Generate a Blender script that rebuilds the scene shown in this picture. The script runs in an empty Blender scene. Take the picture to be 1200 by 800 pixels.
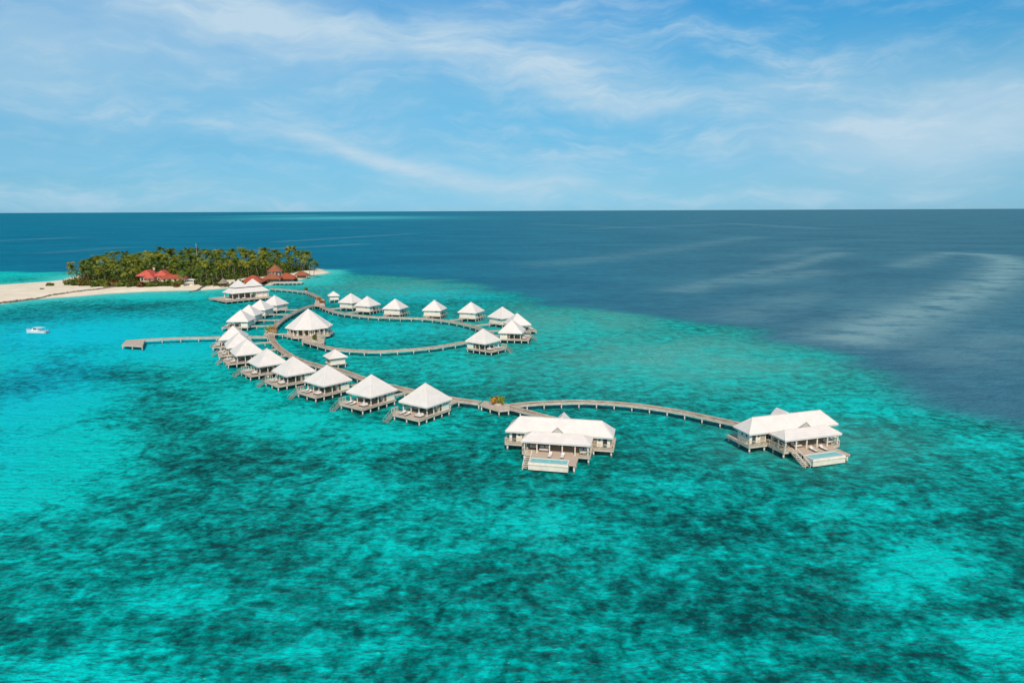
import bpy, math, random
import numpy as np

random.seed(11)
rng = np.random.default_rng(5)
R = math.radians
scene = bpy.context.scene
COL = scene.collection

# ------------------------------------------------------------------ camera
CAM_H, FOC = 48.0, 800.0                 # height above the sea; focal length for a 1200 px wide frame
PITCH, ROLL = math.atan((400 - 246.5) / FOC), math.atan(5 / 1200)
cam_d = bpy.data.cameras.new('camera')
cam_d.sensor_width = 36.0
cam_d.lens = 24.0
cam_d.clip_start = 0.5
cam_d.clip_end = 200000.0
cam = bpy.data.objects.new('camera', cam_d)
COL.objects.link(cam)
from mathutils import Matrix, Vector
cam.matrix_world = Matrix.Translation((0, 0, CAM_H)) @ Matrix.Rotation(R(90) - PITCH, 4, 'X') @ Matrix.Rotation(-ROLL, 4, 'Z')
scene.camera = cam

def ray(x, y):
    u, v = x - 600, 400 - y
    c, s = math.cos(ROLL), math.sin(ROLL)
    u, v = u * c + v * s, -u * s + v * c
    return np.array([u / FOC, math.cos(PITCH) + math.sin(PITCH) * v / FOC, -math.sin(PITCH) + math.cos(PITCH) * v / FOC])

def at(x, y, z=0.0):
    """World point at height z seen at photograph pixel (x, y): used once to survey the site."""
    d = ray(x, y)
    t = (z - CAM_H) / d[2]
    return Vector((d[0] * t, d[1] * t, z))

def azel(x, y):
    d = ray(x, y); d = d / np.linalg.norm(d)
    return math.atan2(d[0], d[1]), math.asin(d[2])

# ------------------------------------------------------------------ light and exposure
SUN_EL, SUN_AZ = R(45), R(176)           # azimuth clockwise from +Y: the sun stands behind the camera
sd = bpy.data.lights.new('sun', 'SUN')
sd.energy = 3.65
sd.angle = R(0.53)
sd.color = (1.0, 0.905, 0.79)
so = bpy.data.objects.new('sun', sd)
COL.objects.link(so)
sdir = Vector((math.sin(SUN_AZ) * math.cos(SUN_EL), math.cos(SUN_AZ) * math.cos(SUN_EL), math.sin(SUN_EL)))
so.rotation_euler = sdir.to_track_quat('Z', 'Y').to_euler()
so.location = (0, -50, 120)
scene.view_settings.view_transform = 'Standard'
scene.view_settings.look = 'None'
scene.view_settings.gamma = 1.0
scene.view_settings.exposure = 0.0
scene.cycles.use_denoising = True
scene.cycles.max_bounces = 6

# ------------------------------------------------------------------ node helper
class NT:
    def __init__(self, tree):
        self.t = tree; self.n = tree.nodes; self.l = tree.links
    def new(self, typ, **kw):
        n = self.n.new(typ)
        for k, v in kw.items(): setattr(n, k, v)
        return n
    def put(self, sock, v):
        if isinstance(v, bpy.types.NodeSocket): self.l.new(v, sock)
        elif v is not None: sock.default_value = v
    def math(self, op, a, b=None, c=None, clamp=False):
        n = self.new('ShaderNodeMath', operation=op, use_clamp=clamp)
        self.put(n.inputs[0], a)
        if b is not None: self.put(n.inputs[1], b)
        if c is not None: self.put(n.inputs[2], c)
        return n.outputs[0]
    def vmath(self, op, a, b=None, scale=None):
        n = self.new('ShaderNodeVectorMath', operation=op)
        self.put(n.inputs[0], a)
        if b is not None: self.put(n.inputs[1], b)
        if scale is not None: self.put(n.inputs['Scale'], scale)
        return n.outputs[0]
    def mix(self, f, a, b, blend='MIX'):
        n = self.new('ShaderNodeMix', data_type='RGBA', blend_type=blend)
        self.put(n.inputs[0], f); self.put(n.inputs[6], c4(a)); self.put(n.inputs[7], c4(b))
        return n.outputs[2]
    def noise(self, vec, scale, detail=3, rough=0.5, dist=0.0, out=0):
        n = self.new('ShaderNodeTexNoise')
        self.put(n.inputs['Vector'], vec); n.inputs['Scale'].default_value = scale
        n.inputs['Detail'].default_value = detail; n.inputs['Roughness'].default_value = rough
        n.inputs['Distortion'].default_value = dist
        return n.outputs[out]
    def mapping(self, vec, loc=(0, 0, 0), rot=(0, 0, 0), scale=(1, 1, 1)):
        n = self.new('ShaderNodeMapping')
        self.put(n.inputs[0], vec)
        n.inputs[1].default_value = loc; n.inputs[2].default_value = rot; n.inputs[3].default_value = scale
        return n.outputs[0]
    def rng(self, v, a, b, c=0.0, d=1.0, smooth=True):
        n = self.new('ShaderNodeMapRange', interpolation_type='SMOOTHSTEP' if smooth else 'LINEAR')
        self.put(n.inputs[0], v); self.put(n.inputs[1], a); self.put(n.inputs[2], b)
        n.inputs[3].default_value = c; n.inputs[4].default_value = d
        return n.outputs[0]
    def curve(self, v, pts):
        n = self.new('ShaderNodeFloatCurve')
        self.put(n.inputs[1], v)
        cv = n.mapping.curves[0]
        pts = sorted(pts)
        cv.points[0].location = pts[0]; cv.points[1].location = pts[-1]
        for p in pts[1:-1]: cv.points.new(*p)
        n.mapping.extend = 'HORIZONTAL'
        n.mapping.update()
        return n.outputs[0]

def c4(v):
    return (*v, 1.0) if isinstance(v, tuple) and len(v) == 3 else v

# ------------------------------------------------------------------ sky
world = bpy.data.worlds.new('World')
scene.world = world
world.use_nodes = True
nt = NT(world.node_tree)
for n in list(nt.n): nt.n.remove(n)
sky = nt.new('ShaderNodeTexSky', sky_type='NISHITA')
sky.sun_disc = False
sky.sun_elevation = SUN_EL
sky.sun_rotation = SUN_AZ
sky.air_density = 1.0; sky.dust_density = 0.1; sky.ozone_density = 1.0; sky.altitude = 50
geo = nt.new('ShaderNodeTexCoord').outputs['Generated']
sep = nt.new('ShaderNodeSeparateXYZ'); nt.put(sep.inputs[0], geo)
AZ = nt.math('ARCTAN2', sep.outputs[0], sep.outputs[1])
EL = nt.math('ARCSINE', sep.outputs[2])
a01 = nt.math('MULTIPLY_ADD', AZ, 1 / 1.6, 0.5, clamp=True)         # azimuth -0.8..0.8 rad to 0..1
ae = nt.new('ShaderNodeCombineXYZ'); nt.put(ae.inputs[0], AZ); nt.put(ae.inputs[1], EL)
ae = ae.outputs[0]
warp = nt.noise(ae, 5.0, 4, 0.55, out=1)
warp = nt.vmath('SUBTRACT', warp, (0.5, 0.5, 0.5))
aw = nt.vmath('ADD', ae, nt.vmath('SCALE', warp, scale=0.10))
fib = nt.noise(nt.mapping(aw, rot=(0, 0, R(11)), scale=(5, 34, 1)), 1.0, 6, 0.62)
fib2 = nt.noise(nt.mapping(aw, (3.1, 1.7, 0), (0, 0, R(6)), (10, 40, 1)), 1.0, 5, 0.6)
soft = nt.noise(nt.mapping(aw, (7, 2, 0), (0, 0, R(5)), (3.5, 12, 1)), 1.0, 4, 0.5)
sepw = nt.new('ShaderNodeSeparateXYZ'); nt.put(sepw.inputs[0], nt.vmath('ADD', ae, nt.vmath('SCALE', warp, scale=0.045)))
ELw = sepw.outputs[1]

def band(points, amount, tex):
    """A streak of cirrus along a line on the sky; points are (x, y, half width, strength) of the line."""
    P = [(azel(x, y), h / FOC, s) for x, y, h, s in points]
    f = lambda az: (az + 0.8) / 1.6
    el = nt.math('MULTIPLY_ADD', nt.curve(a01, [(f(p[0][0]), p[0][1] / 0.5) for p in P]), 0.5, 0.0)
    w = nt.math('MULTIPLY', nt.curve(a01, [(f(p[0][0]), p[1] * 5) for p in P]), 0.2)
    st = nt.curve(a01, [(f(P[0][0][0]) - 0.09, 0.0)] + [(f(p[0][0]), p[2]) for p in P] + [(f(P[-1][0][0]) + 0.09, 0.0)])
    st = nt.math('MAXIMUM', st, 0.0)
    d = nt.math('DIVIDE', nt.math('SUBTRACT', ELw, el), nt.math('ADD', w, 0.002))
    g = nt.math('POWER', 2.718, nt.math('MULTIPLY', nt.math('MULTIPLY', d, d), -1.0))
    return nt.math('MULTIPLY', nt.math('MULTIPLY', nt.math('MULTIPLY', g, st), amount), tex)

def blob(x, y, rx, ry, amount, tex):
    az, el = azel(x, y)
    da = nt.math('DIVIDE', nt.math('SUBTRACT', AZ, az), rx / FOC)
    de = nt.math('DIVIDE', nt.math('SUBTRACT', ELw, el), ry / FOC)
    q = nt.math('ADD', nt.math('MULTIPLY', da, da), nt.math('MULTIPLY', de, de))
    return nt.math('MULTIPLY', nt.math('MULTIPLY', nt.math('POWER', 2.718, nt.math('MULTIPLY', q, -1.0)), amount), tex)

tf = nt.rng(fib, 0.25, 0.72, 0.35, 1.15)
tf2 = nt.rng(fib2, 0.3, 0.75, 0.1, 1.2)
ts = nt.rng(soft, 0.2, 0.75, 0.55, 1.1)
parts = [
    band([(110, -12, 16, .5), (230, 8, 16, .9), (330, 28, 18, .8), (430, 42, 17, .7), (540, 55, 20, .9), (630, 82, 22, 1.), (720, 108, 22, 1.), (800, 116, 18, .75), (900, 110, 22, .5), (980, 95, 30, .3)], 0.78, tf),
    band([(300, 145, 9, .3), (370, 162, 9, .7), (430, 183, 9, .9), (500, 203, 9, 1.), (580, 214, 10, .9), (660, 218, 12, .4)], 0.8, tf),
    band([(-40, 222, 9, .9), (120, 226, 8, .9), (230, 234, 9, .6), (340, 240, 6, .5)], 0.62, tf2),
    band([(640, 5, 14, .3), (740, 22, 14, .5), (830, 42, 12, .7), (890, 58, 12, .8), (960, 88, 16, .5)], 0.5, tf2),
    band([(600, 168, 10, .4), (680, 178, 10, .8), (740, 186, 10, .5)], 0.40, tf2),
    band([(760, 150, 9, .3), (860, 160, 12, .7), (960, 150, 12, .6), (1080, 128, 14, .6)], 0.35, tf2),
    band([(20, 110, 9, .4), (140, 128, 9, .7), (260, 150, 8, .6)], 0.28, tf2),
    band([(640, 232, 5, .4), (800, 236, 5, .7), (980, 230, 6, .5)], 0.30, tf2),
    blob(1150, 150, 170, 45, 0.50, ts),
    blob(1200, 110, 120, 50, 0.25, ts),
    blob(60, 40, 260, 75, 0.42, ts),
    blob(330, 90, 260, 90, 0.18, ts),
    blob(640, 40, 180, 60, 0.22, tf),
    blob(900, 205, 260, 40, 0.22, ts),
    blob(560, 130, 330, 60, 0.10, tf2),
    nt.math('MULTIPLY', nt.rng(fib2, 0.42, 0.78), 0.24),
    nt.math('MULTIPLY', nt.rng(soft, 0.4, 0.8), 0.10),
]
cl = parts[0]
for p in parts[1:]: cl = nt.math('ADD', cl, p)
cl = nt.math('MINIMUM', cl, 0.92)
ramp = nt.new('ShaderNodeValToRGB')                       # colour grade of clear sky by elevation; unseen overhead part warmed for ambient light
nt.put(ramp.inputs[0], nt.math('DIVIDE', EL, 0.8, clamp=True))
els = ramp.color_ramp.elements
for i, (e, c) in enumerate(((0.5, (.22, .56, 1.12)), (1.9, (.22, .55, .96)), (4.8, (.25, .625, .90)), (9, (.285, .81, 1.0)), (13.2, (.22, .90, 1.17)), (16.7, (.14, .91, 1.28)), (25, (.75, 1., 1.05)), (40, (1.3, 1., .68)))):
    x = els[i] if i < 2 else els.new(0.5)
    x.position = R(e) / 0.8; x.color = (*(v / 1.5 for v in c), 1)
tint = nt.mix(1.0, sky.outputs[0], nt.vmath('SCALE', ramp.outputs[0], scale=1.5), 'MULTIPLY')
skyc = nt.mix(cl, tint, (5.3, 6.95, 8.15))
bg = nt.new('ShaderNodeBackground')
nt.put(bg.inputs[0], skyc)
bg.inputs[1].default_value = 0.1
out = nt.new('ShaderNodeOutputWorld')
nt.l.new(bg.outputs[0], out.inputs[0])

# ------------------------------------------------------------------ plane geometry helpers
def sdf_poly(px, py, poly):
    """Signed distance to a closed polygon, positive inside (arrays)."""
    poly = np.asarray(poly, float)
    d = np.full(px.shape, 1e18); inside = np.zeros(px.shape, bool)
    n = len(poly)
    for i in range(n):
        ax, ay = poly[i]; bx, by = poly[(i + 1) % n]
        ex, ey = bx - ax, by - ay
        wx, wy = px - ax, py - ay
        t = np.clip((wx * ex + wy * ey) / (ex * ex + ey * ey + 1e-12), 0, 1)
        d = np.minimum(d, (wx - ex * t) ** 2 + (wy - ey * t) ** 2)
        c = ((ay <= py) & (by > py)) | ((by <= py) & (ay > py))
        xi = ax + (py - ay) / (by - ay if by != ay else 1e-12) * ex
        inside ^= c & (px < xi)
    d = np.sqrt(d)
    return np.where(inside, d, -d)

def dist_line(px, py, pts):
    d = np.full(px.shape, 1e18)
    for (ax, ay), (bx, by) in zip(pts[:-1], pts[1:]):
        ex, ey = bx - ax, by - ay
        t = np.clip(((px - ax) * ex + (py - ay) * ey) / (ex * ex + ey * ey + 1e-12), 0, 1)
        d = np.minimum(d, (px - ax - ex * t) ** 2 + (py - ay - ey * t) ** 2)
    return np.sqrt(d)

def smooth(x, a, b):
    t = np.clip((x - a) / (b - a), 0, 1)
    return t * t * (3 - 2 * t)

def W(*pix, z=0.0):
    return [tuple(at(x, y, z)[:2]) for x, y in pix]

def catmull(pts, step):
    """Smooth curve through points, resampled evenly."""
    P = [np.array(p, float) for p in pts]
    P = [2 * P[0] - P[1]] + P + [2 * P[-1] - P[-2]]
    o = []
    for i in range(1, len(P) - 2):
        for k in range(20):
            t = k / 20
            o.append(0.5 * (2 * P[i] + (P[i + 1] - P[i - 1]) * t + (2 * P[i - 1] - 5 * P[i] + 4 * P[i + 1] - P[i + 2]) * t * t + (3 * P[i] - P[i - 1] - 3 * P[i + 1] + P[i + 2]) * t ** 3))
    o.append(P[-2])
    L = [0.0]
    for a, b in zip(o[:-1], o[1:]): L.append(L[-1] + np.linalg.norm(b - a))
    n = max(2, int(round(L[-1] / step)))
    o = np.array(o)
    s = np.linspace(0, L[-1], n + 1)
    return [np.array([np.interp(q, L, o[:, 0]), np.interp(q, L, o[:, 1])]) for q in s]

# ------------------------------------------------------------------ mesh builder
class MB:
    def __init__(self): self.v = []; self.f = []
    def add(self, vs, fs):
        b = len(self.v)
        self.v += [tuple(map(float, p)) for p in vs]
        self.f += [tuple(b + i for i in f) for f in fs]
        return self
    def box(self, x0, x1, y0, y1, z0, z1):
        return self.add([(x0, y0, z0), (x1, y0, z0), (x1, y1, z0), (x0, y1, z0), (x0, y0, z1), (x1, y0, z1), (x1, y1, z1), (x0, y1, z1)],
                        [(3, 2, 1, 0), (4, 5, 6, 7), (0, 1, 5, 4), (1, 2, 6, 5), (2, 3, 7, 6), (3, 0, 4, 7)])
    def bar(self, a, b, w, h=None):
        """Square bar from point a to point b."""
        a, b = Vector(a), Vector(b); h = h or w
        d = (b - a).normalized()
        s = d.cross(Vector((0, 0, 1)))
        s = Vector((1, 0, 0)) if s.length < 1e-4 else s.normalized()
        u = s.cross(d).normalized()
        s, u = s * w / 2, u * h / 2
        vs = [a - s - u, a + s - u, a + s + u, a - s + u, b - s - u, b + s - u, b + s + u, b - s + u]
        return self.add(vs, [(3, 2, 1, 0), (4, 5, 6, 7), (0, 1, 5, 4), (1, 2, 6, 5), (2, 3, 7, 6), (3, 0, 4, 7)])
    def tube(self, pts, rad, n=8, cap=True):
        base = len(self.v); m = len(pts)
        for i, p in enumerate(pts):
            p = Vector(p)
            d = (Vector(pts[min(i + 1, m - 1)]) - Vector(pts[max(i - 1, 0)])).normalized()
            s = d.cross(Vector((0, 1, 0.01))).normalized(); u = d.cross(s)
            r = rad[i] if isinstance(rad, (list, tuple)) else rad
            for k in range(n):
                t = 2 * math.pi * k / n
                self.v.append(tuple(p + s * (r * math.cos(t)) + u * (r * math.sin(t))))
        for i in range(m - 1):
            for k in range(n):
                a, b = base + i * n + k, base + i * n + (k + 1) % n
                self.f.append((a, b, b + n, a + n))
        if cap:
            self.f.append(tuple(base + k for k in range(n))[::-1])
            self.f.append(tuple(base + (m - 1) * n + k for k in range(n)))
        return self
    def cyl(self, x, y, z0, z1, r, n=10):
        return self.tube([(x, y, z0), (x, y, z1)], r, n)
    def prism(self, poly, z0, z1):
        n = len(poly)
        return self.add([(p[0], p[1], z0) for p in poly] + [(p[0], p[1], z1) for p in poly],
                        [tuple(range(n))[::-1], tuple(range(n, 2 * n))] + [(i, (i + 1) % n, (i + 1) % n + n, i + n) for i in range(n)])
    def roof(self, ring, top, t=0.14):
        """Roof shell: eave ring and top ring (same count, or one apex), with thickness t."""
        n = len(ring)
        if len(top) == 1:
            vs = list(ring) + [top[0]] + [(p[0], p[1], p[2] - t) for p in ring] + [(top[0][0], top[0][1], top[0][2] - t * 1.3)]
            fs = []
            for i in range(n):
                j = (i + 1) % n
                fs += [(i, j, n), (n + 1 + j, n + 1 + i, 2 * n + 1), (n + 1 + i, n + 1 + j, j, i)]
        else:
            vs = list(ring) + list(top) + [(p[0], p[1], p[2] - t) for p in ring] + [(p[0], p[1], p[2] - t * 1.3) for p in top]
            fs = []
            for i in range(n):
                j = (i + 1) % n
                fs += [(i, j, n + j, n + i), (2 * n + j, 2 * n + i, 3 * n + i, 3 * n + j), (2 * n + i, 2 * n + j, j, i)]
        return self.add(vs, fs)
    def build(self, name, mat, parent=None, smooth_=False, bevel=0.0):
        me = bpy.data.meshes.new(name)
        me.from_pydata(self.v, [], self.f)
        me.validate(); me.update()
        if smooth_: me.polygons.foreach_set('use_smooth', [True] * len(me.polygons))
        me.materials.append(mat)
        o = bpy.data.objects.new(name, me)
        COL.objects.link(o)
        if parent: o.parent = parent
        if bevel:
            b = o.modifiers.new('bevel', 'BEVEL'); b.width = bevel; b.segments = 2; b.limit_method = 'ANGLE'
        return o

def tag(o, label=None, cat=None, group=None, kind=None):
    if label: o['label'] = label
    if cat: o['category'] = cat
    if group: o['group'] = group
    if kind: o['kind'] = kind
    return o

def empty(name, loc=(0, 0, 0), rz=0.0, **kw):
    o = bpy.data.objects.new(name, None)
    o.empty_display_size = 0.3
    COL.objects.link(o)
    o.location = loc; o.rotation_euler = (0, 0, rz)
    return tag(o, **kw)

KIDS = {}
def children(o):
    return list(o.children)

def copy_tree(o, parent=None):
    c = o.copy(); COL.objects.link(c)
    if parent: c.parent = parent
    for ch in children(o): copy_tree(ch, c)
    return c

# ------------------------------------------------------------------ materials
def material(name, base, rough=0.7, var=0.12, vscale=0.6, bump=0.0, bscale=20.0, spec=0.3, stretch=(1, 1, 1), dirt=None):
    m = bpy.data.materials.new(name); m.use_nodes = True
    t = NT(m.node_tree)
    b = t.n['Principled BSDF']
    co = t.new('ShaderNodeTexCoord').outputs['Object']
    oi = t.new('ShaderNodeObjectInfo').outputs['Random']
    co = t.vmath('ADD', co, t.vmath('SCALE', (17.0, 9.0, 5.0), scale=oi))
    n = t.noise(t.mapping(co, scale=stretch), vscale, 5, 0.6)
    dark = tuple(c * (1 - var * 1.6) for c in base); light = tuple(min(1, c * (1 + var)) for c in base)
    col = t.mix(t.rng(n, 0.3, 0.7), dark, light)
    if dirt:
        n2 = t.noise(t.mapping(co, (5, 3, 1), scale=(1, 1, 0.35)), 1.3, 6, 0.65)
        col = t.mix(t.rng(n2, 0.55, 0.8, 0.0, dirt[1]), col, dirt[0])
    t.put(b.inputs['Base Color'], col)
    b.inputs['Roughness'].default_value = rough
    b.inputs['Specular IOR Level'].default_value = spec
    if bump:
        bn = t.new('ShaderNodeBump'); bn.inputs['Strength'].default_value = bump; bn.inputs['Distance'].default_value = 0.05
        t.put(bn.inputs['Height'], t.noise(t.mapping(co, scale=stretch), bscale, 3, 0.6))
        t.put(b.inputs['Normal'], bn.outputs[0])
    return m

def plank_material(name, c1, c2, width, axis=0, rough=0.8):
    """Boards of slightly different shades laid side by side along one axis."""
    m = bpy.data.materials.new(name); m.use_nodes = True
    t = NT(m.node_tree); b = t.n['Principled BSDF']
    co = t.new('ShaderNodeTexCoord').outputs['Object']
    s = t.new('ShaderNodeSeparateXYZ'); t.put(s.inputs[0], co)
    q = t.math('DIVIDE', s.outputs[axis], width)
    idx = t.math('FLOOR', q); fr = t.math('FRACT', q)
    wn = t.new('ShaderNodeTexWhiteNoise', noise_dimensions='1D'); t.put(wn.inputs['W'], idx)
    n = t.noise(co, 0.9, 5, 0.65)
    f = t.math('ADD', t.math('MULTIPLY', wn.outputs[0], 0.55), t.math('MULTIPLY', n, 0.5), clamp=True)
    col = t.mix(f, c1, c2)
    gap = t.math('LESS_THAN', t.math('ABSOLUTE', t.math('SUBTRACT', fr, 0.5)), 0.45)
    col = t.mix(gap, tuple(c * 0.35 for c in c1), col)
    t.put(b.inputs['Base Color'], col)
    b.inputs['Roughness'].default_value = rough
    b.inputs['Specular IOR Level'].default_value = 0.2
    return m

def roof_material(name, base, dark, course=0.34, rough=0.6):
    """Shingle courses stepping up the slope."""
    m = bpy.data.materials.new(name); m.use_nodes = True
    t = NT(m.node_tree); b = t.n['Principled BSDF']
    co = t.new('ShaderNodeTexCoord').outputs['Object']
    s = t.new('ShaderNodeSeparateXYZ'); t.put(s.inputs[0], co)
    fr = t.math('FRACT', t.math('DIVIDE', s.outputs[2], course))
    oi = t.new('ShaderNodeObjectInfo').outputs['Random']
    co2 = t.vmath('ADD', co, t.vmath('SCALE', (31.0, 13.0, 7.0), scale=oi))
    n = t.noise(t.mapping(co2, scale=(1, 1, 0.5)), 0.7, 6, 0.65)
    n2 = t.noise(co2, 9.0, 2, 0.5)
    col = t.mix(t.rng(n, 0.32, 0.72), base, dark)
    col = t.mix(t.math('MULTIPLY', t.math('GREATER_THAN', fr, 0.86), 0.10), col, tuple(c * 0.55 for c in dark))
    col = t.mix(t.math('MULTIPLY', t.rng(n2, 0.45, 0.75), 0.10), col, tuple(c * 0.8 for c in dark))
    t.put(b.inputs['Base Color'], col)
    b.inputs['Roughness'].default_value = rough
    b.inputs['Specular IOR Level'].default_value = 0.25
    bn = t.new('ShaderNodeBump'); bn.inputs['Strength'].default_value = 0.5; bn.inputs['Distance'].default_value = 0.04
    t.put(bn.inputs['Height'], t.math('ADD', fr, n2)); t.put(b.inputs['Normal'], bn.outputs[0])
    return m

M = {
    'roof': roof_material('white_shingle', (0.845, 0.755, 0.68), (0.765, 0.68, 0.605)),
    'roof_edge': material('white_trim', (0.82, 0.76, 0.69), 0.6, 0.06),
    'gable': material('grey_louvre', (0.50, 0.46, 0.41), 0.8, 0.1, bump=0.4, bscale=6, stretch=(0.2, 0.2, 6)),
    'wall': material('white_boarding', (0.90, 0.79, 0.64), 0.6, 0.05, 0.8, bump=0.3, bscale=4, stretch=(0.15, 0.15, 4), dirt=((0.55, 0.50, 0.43), 0.35)),
    'post': material('white_post_paint', (0.87, 0.76, 0.62), 0.55, 0.06),
    'deck': plank_material('weathered_deck_boards', (0.50, 0.375, 0.275), (0.70, 0.56, 0.44), 0.145, 1),
    'deckx': plank_material('weathered_deck_planking', (0.50, 0.375, 0.275), (0.70, 0.56, 0.44), 0.145, 0),
    'walk': material('walkway_planking', (0.40, 0.295, 0.22), 0.85, 0.25, 0.5, bump=0.4, bscale=8, spec=0.15, dirt=((0.45, 0.37, 0.30), 0.6)),
    'beam': material('pale_edge_timber', (0.66, 0.565, 0.45), 0.8, 0.15, 1.0),
    'pile': material('pale_concrete_pile', (0.60, 0.57, 0.52), 0.75, 0.12, 1.2, dirt=((0.25, 0.27, 0.22), 0.7)),
    'grey_timber': material('weathered_grey_timber', (0.36, 0.31, 0.255), 0.85, 0.2, 1.5),
    'brown': material('brown_timber', (0.22, 0.145, 0.09), 0.6, 0.25, 2.0),
    'tan': material('tan_timber_panel', (0.46, 0.35, 0.23), 0.65, 0.25, 2.0, stretch=(1, 1, 0.3)),
    'glass': material('dark_window_glass', (0.06, 0.062, 0.055), 0.08, 0.2, 0.5, spec=0.6),
    'cushion': material('cream_cushion', (0.78, 0.73, 0.67), 0.9, 0.06, 3.0),
    'red_cushion': material('faded_red_cushion', (0.45, 0.12, 0.08), 0.9, 0.1, 3.0),
    'pool': material('pool_basin_render', (0.86, 0.74, 0.60), 0.6, 0.06, 1.0),
    'sandwall': material('grey_sandbag', (0.23, 0.18, 0.135), 0.95, 0.3, 1.5, bump=0.6, bscale=4),
    'rock': material('dark_wet_rock', (0.12, 0.10, 0.085), 0.8, 0.3, 1.5, bump=0.6, bscale=4),
    'red_roof': roof_material('bright_red_tiles', (0.66, 0.125, 0.085), (0.50, 0.085, 0.06), 0.4, 0.7),
    'rust_roof': roof_material('rust_red_shingles', (0.46, 0.10, 0.045), (0.32, 0.07, 0.035), 0.4, 0.75),
    'brown_roof': roof_material('brown_red_shingles', (0.37, 0.125, 0.06), (0.25, 0.085, 0.045), 0.4, 0.8),
    'thatch': material('grey_thatch', (0.30, 0.24, 0.17), 0.95, 0.25, 1.5, bump=0.8, bscale=10, stretch=(3, 3, 0.5)),
    'cream': material('cream_render', (0.62, 0.50, 0.38), 0.8, 0.1, 0.6),
    'trunk': material('palm_bark', (0.22, 0.175, 0.13), 0.9, 0.25, 3.0, bump=0.5, bscale=5, stretch=(1, 1, 5)),
    'hull': material('white_gelcoat', (0.80, 0.80, 0.79), 0.25, 0.03, 1.0, spec=0.5),
    'grey_metal': material('grey_metal', (0.45, 0.46, 0.47), 0.4, 0.1, 2.0, spec=0.6),
    'skin': material('tanned_skin', (0.42, 0.23, 0.15), 0.6, 0.06),
    'cloth_red': material('red_swimwear', (0.45, 0.06, 0.05), 0.8, 0.1),
    'hair': material('dark_hair', (0.03, 0.02, 0.015), 0.6, 0.1),
}
def pile_material():
    # concrete with a green-brown band of growth at the waterline
    m = M['pile']; t = NT(m.node_tree); b = t.n['Principled BSDF']
    old = b.inputs['Base Color'].links[0].from_socket
    g = t.new('ShaderNodeNewGeometry').outputs['Position']
    sp = t.new('ShaderNodeSeparateXYZ'); t.put(sp.inputs[0], g)
    z = t.math('ADD', sp.outputs[2], t.math('MULTIPLY', t.noise(g, 2.5, 3), -0.35))
    t.put(b.inputs['Base Color'], t.mix(t.rng(z, 0.05, 0.4, 0.85, 0.0), old, (0.09, 0.10, 0.065)))
pile_material()
def pool_water_material():
    m = bpy.data.materials.new('pool_water'); m.use_nodes = True
    t = NT(m.node_tree); b = t.n['Principled BSDF']
    co = t.new('ShaderNodeTexCoord').outputs['Object']
    t.put(b.inputs['Base Color'], t.mix(t.noise(co, 1.2, 3), (0.16, 0.52, 0.52), (0.34, 0.66, 0.66)))
    b.inputs['Roughness'].default_value = 0.08; b.inputs['IOR'].default_value = 1.33
    bn = t.new('ShaderNodeBump'); bn.inputs['Strength'].default_value = 0.25; bn.inputs['Distance'].default_value = 0.05
    t.put(bn.inputs['Height'], t.noise(co, 3.5, 3)); t.put(b.inputs['Normal'], bn.outputs[0])
    return m
M['pool_water'] = pool_water_material()

def leaf_material(name, dark, light, trans=0.25, yellow=None):
    m = bpy.data.materials.new(name); m.use_nodes = True
    t = NT(m.node_tree)
    for n in list(t.n): t.n.remove(n)
    co = t.new('ShaderNodeTexCoord').outputs['Object']
    oi = t.new('ShaderNodeObjectInfo').outputs['Random']
    n = t.noise(t.vmath('ADD', co, t.vmath('SCALE', (40.0, 23.0, 11.0), scale=oi)), 0.9, 4, 0.7)
    col = t.mix(t.rng(n, 0.3, 0.7), dark, light)
    if yellow: col = t.mix(t.rng(oi, 0.35, 1.0, 0.0, 0.75), col, yellow)
    d = t.new('ShaderNodeBsdfDiffuse'); t.put(d.inputs[0], col)
    tr = t.new('ShaderNodeBsdfTranslucent'); t.put(tr.inputs[0], t.mix(0.5, col, (0.10, 0.12, 0.01), 'ADD'))
    g = t.new('ShaderNodeBsdfGlossy'); g.inputs['Roughness'].default_value = 0.45; g.inputs[0].default_value = (0.5, 0.55, 0.4, 1)
    mx = t.new('ShaderNodeMixShader'); mx.inputs[0].default_value = trans
    t.l.new(d.outputs[0], mx.inputs[1]); t.l.new(tr.outputs[0], mx.inputs[2])
    mg = t.new('ShaderNodeMixShader'); mg.inputs[0].default_value = 0.06
    t.l.new(mx.outputs[0], mg.inputs[1]); t.l.new(g.outputs[0], mg.inputs[2])
    o = t.new('ShaderNodeOutputMaterial'); t.l.new(mg.outputs[0], o.inputs[0])
    return m
M['palm'] = leaf_material('palm_fronds', (0.052, 0.095, 0.014), (0.165, 0.215, 0.026), 0.25, (0.33, 0.31, 0.03))
M['bush'] = leaf_material('broad_leaves', (0.060, 0.095, 0.014), (0.170, 0.200, 0.026), 0.25, (0.26, 0.24, 0.035))
M['under'] = leaf_material('dark_green_leaves', (0.050, 0.085, 0.012), (0.135, 0.180, 0.022), 0.2)  # somewhat darker green leaves for undergrowth and some bushes
M['russet'] = leaf_material('russet_leaves', (0.10, 0.040, 0.012), (0.25, 0.095, 0.020), 0.2)
M['orange'] = leaf_material('orange_leaves', (0.42, 0.17, 0.012), (0.68, 0.36, 0.02), 0.2)
M['lime'] = leaf_material('yellow_green_leaves', (0.20, 0.22, 0.012), (0.42, 0.36, 0.02), 0.2)
M['redorange'] = leaf_material('red_orange_leaves', (0.28, 0.09, 0.03), (0.48, 0.20, 0.06), 0.2)

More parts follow.
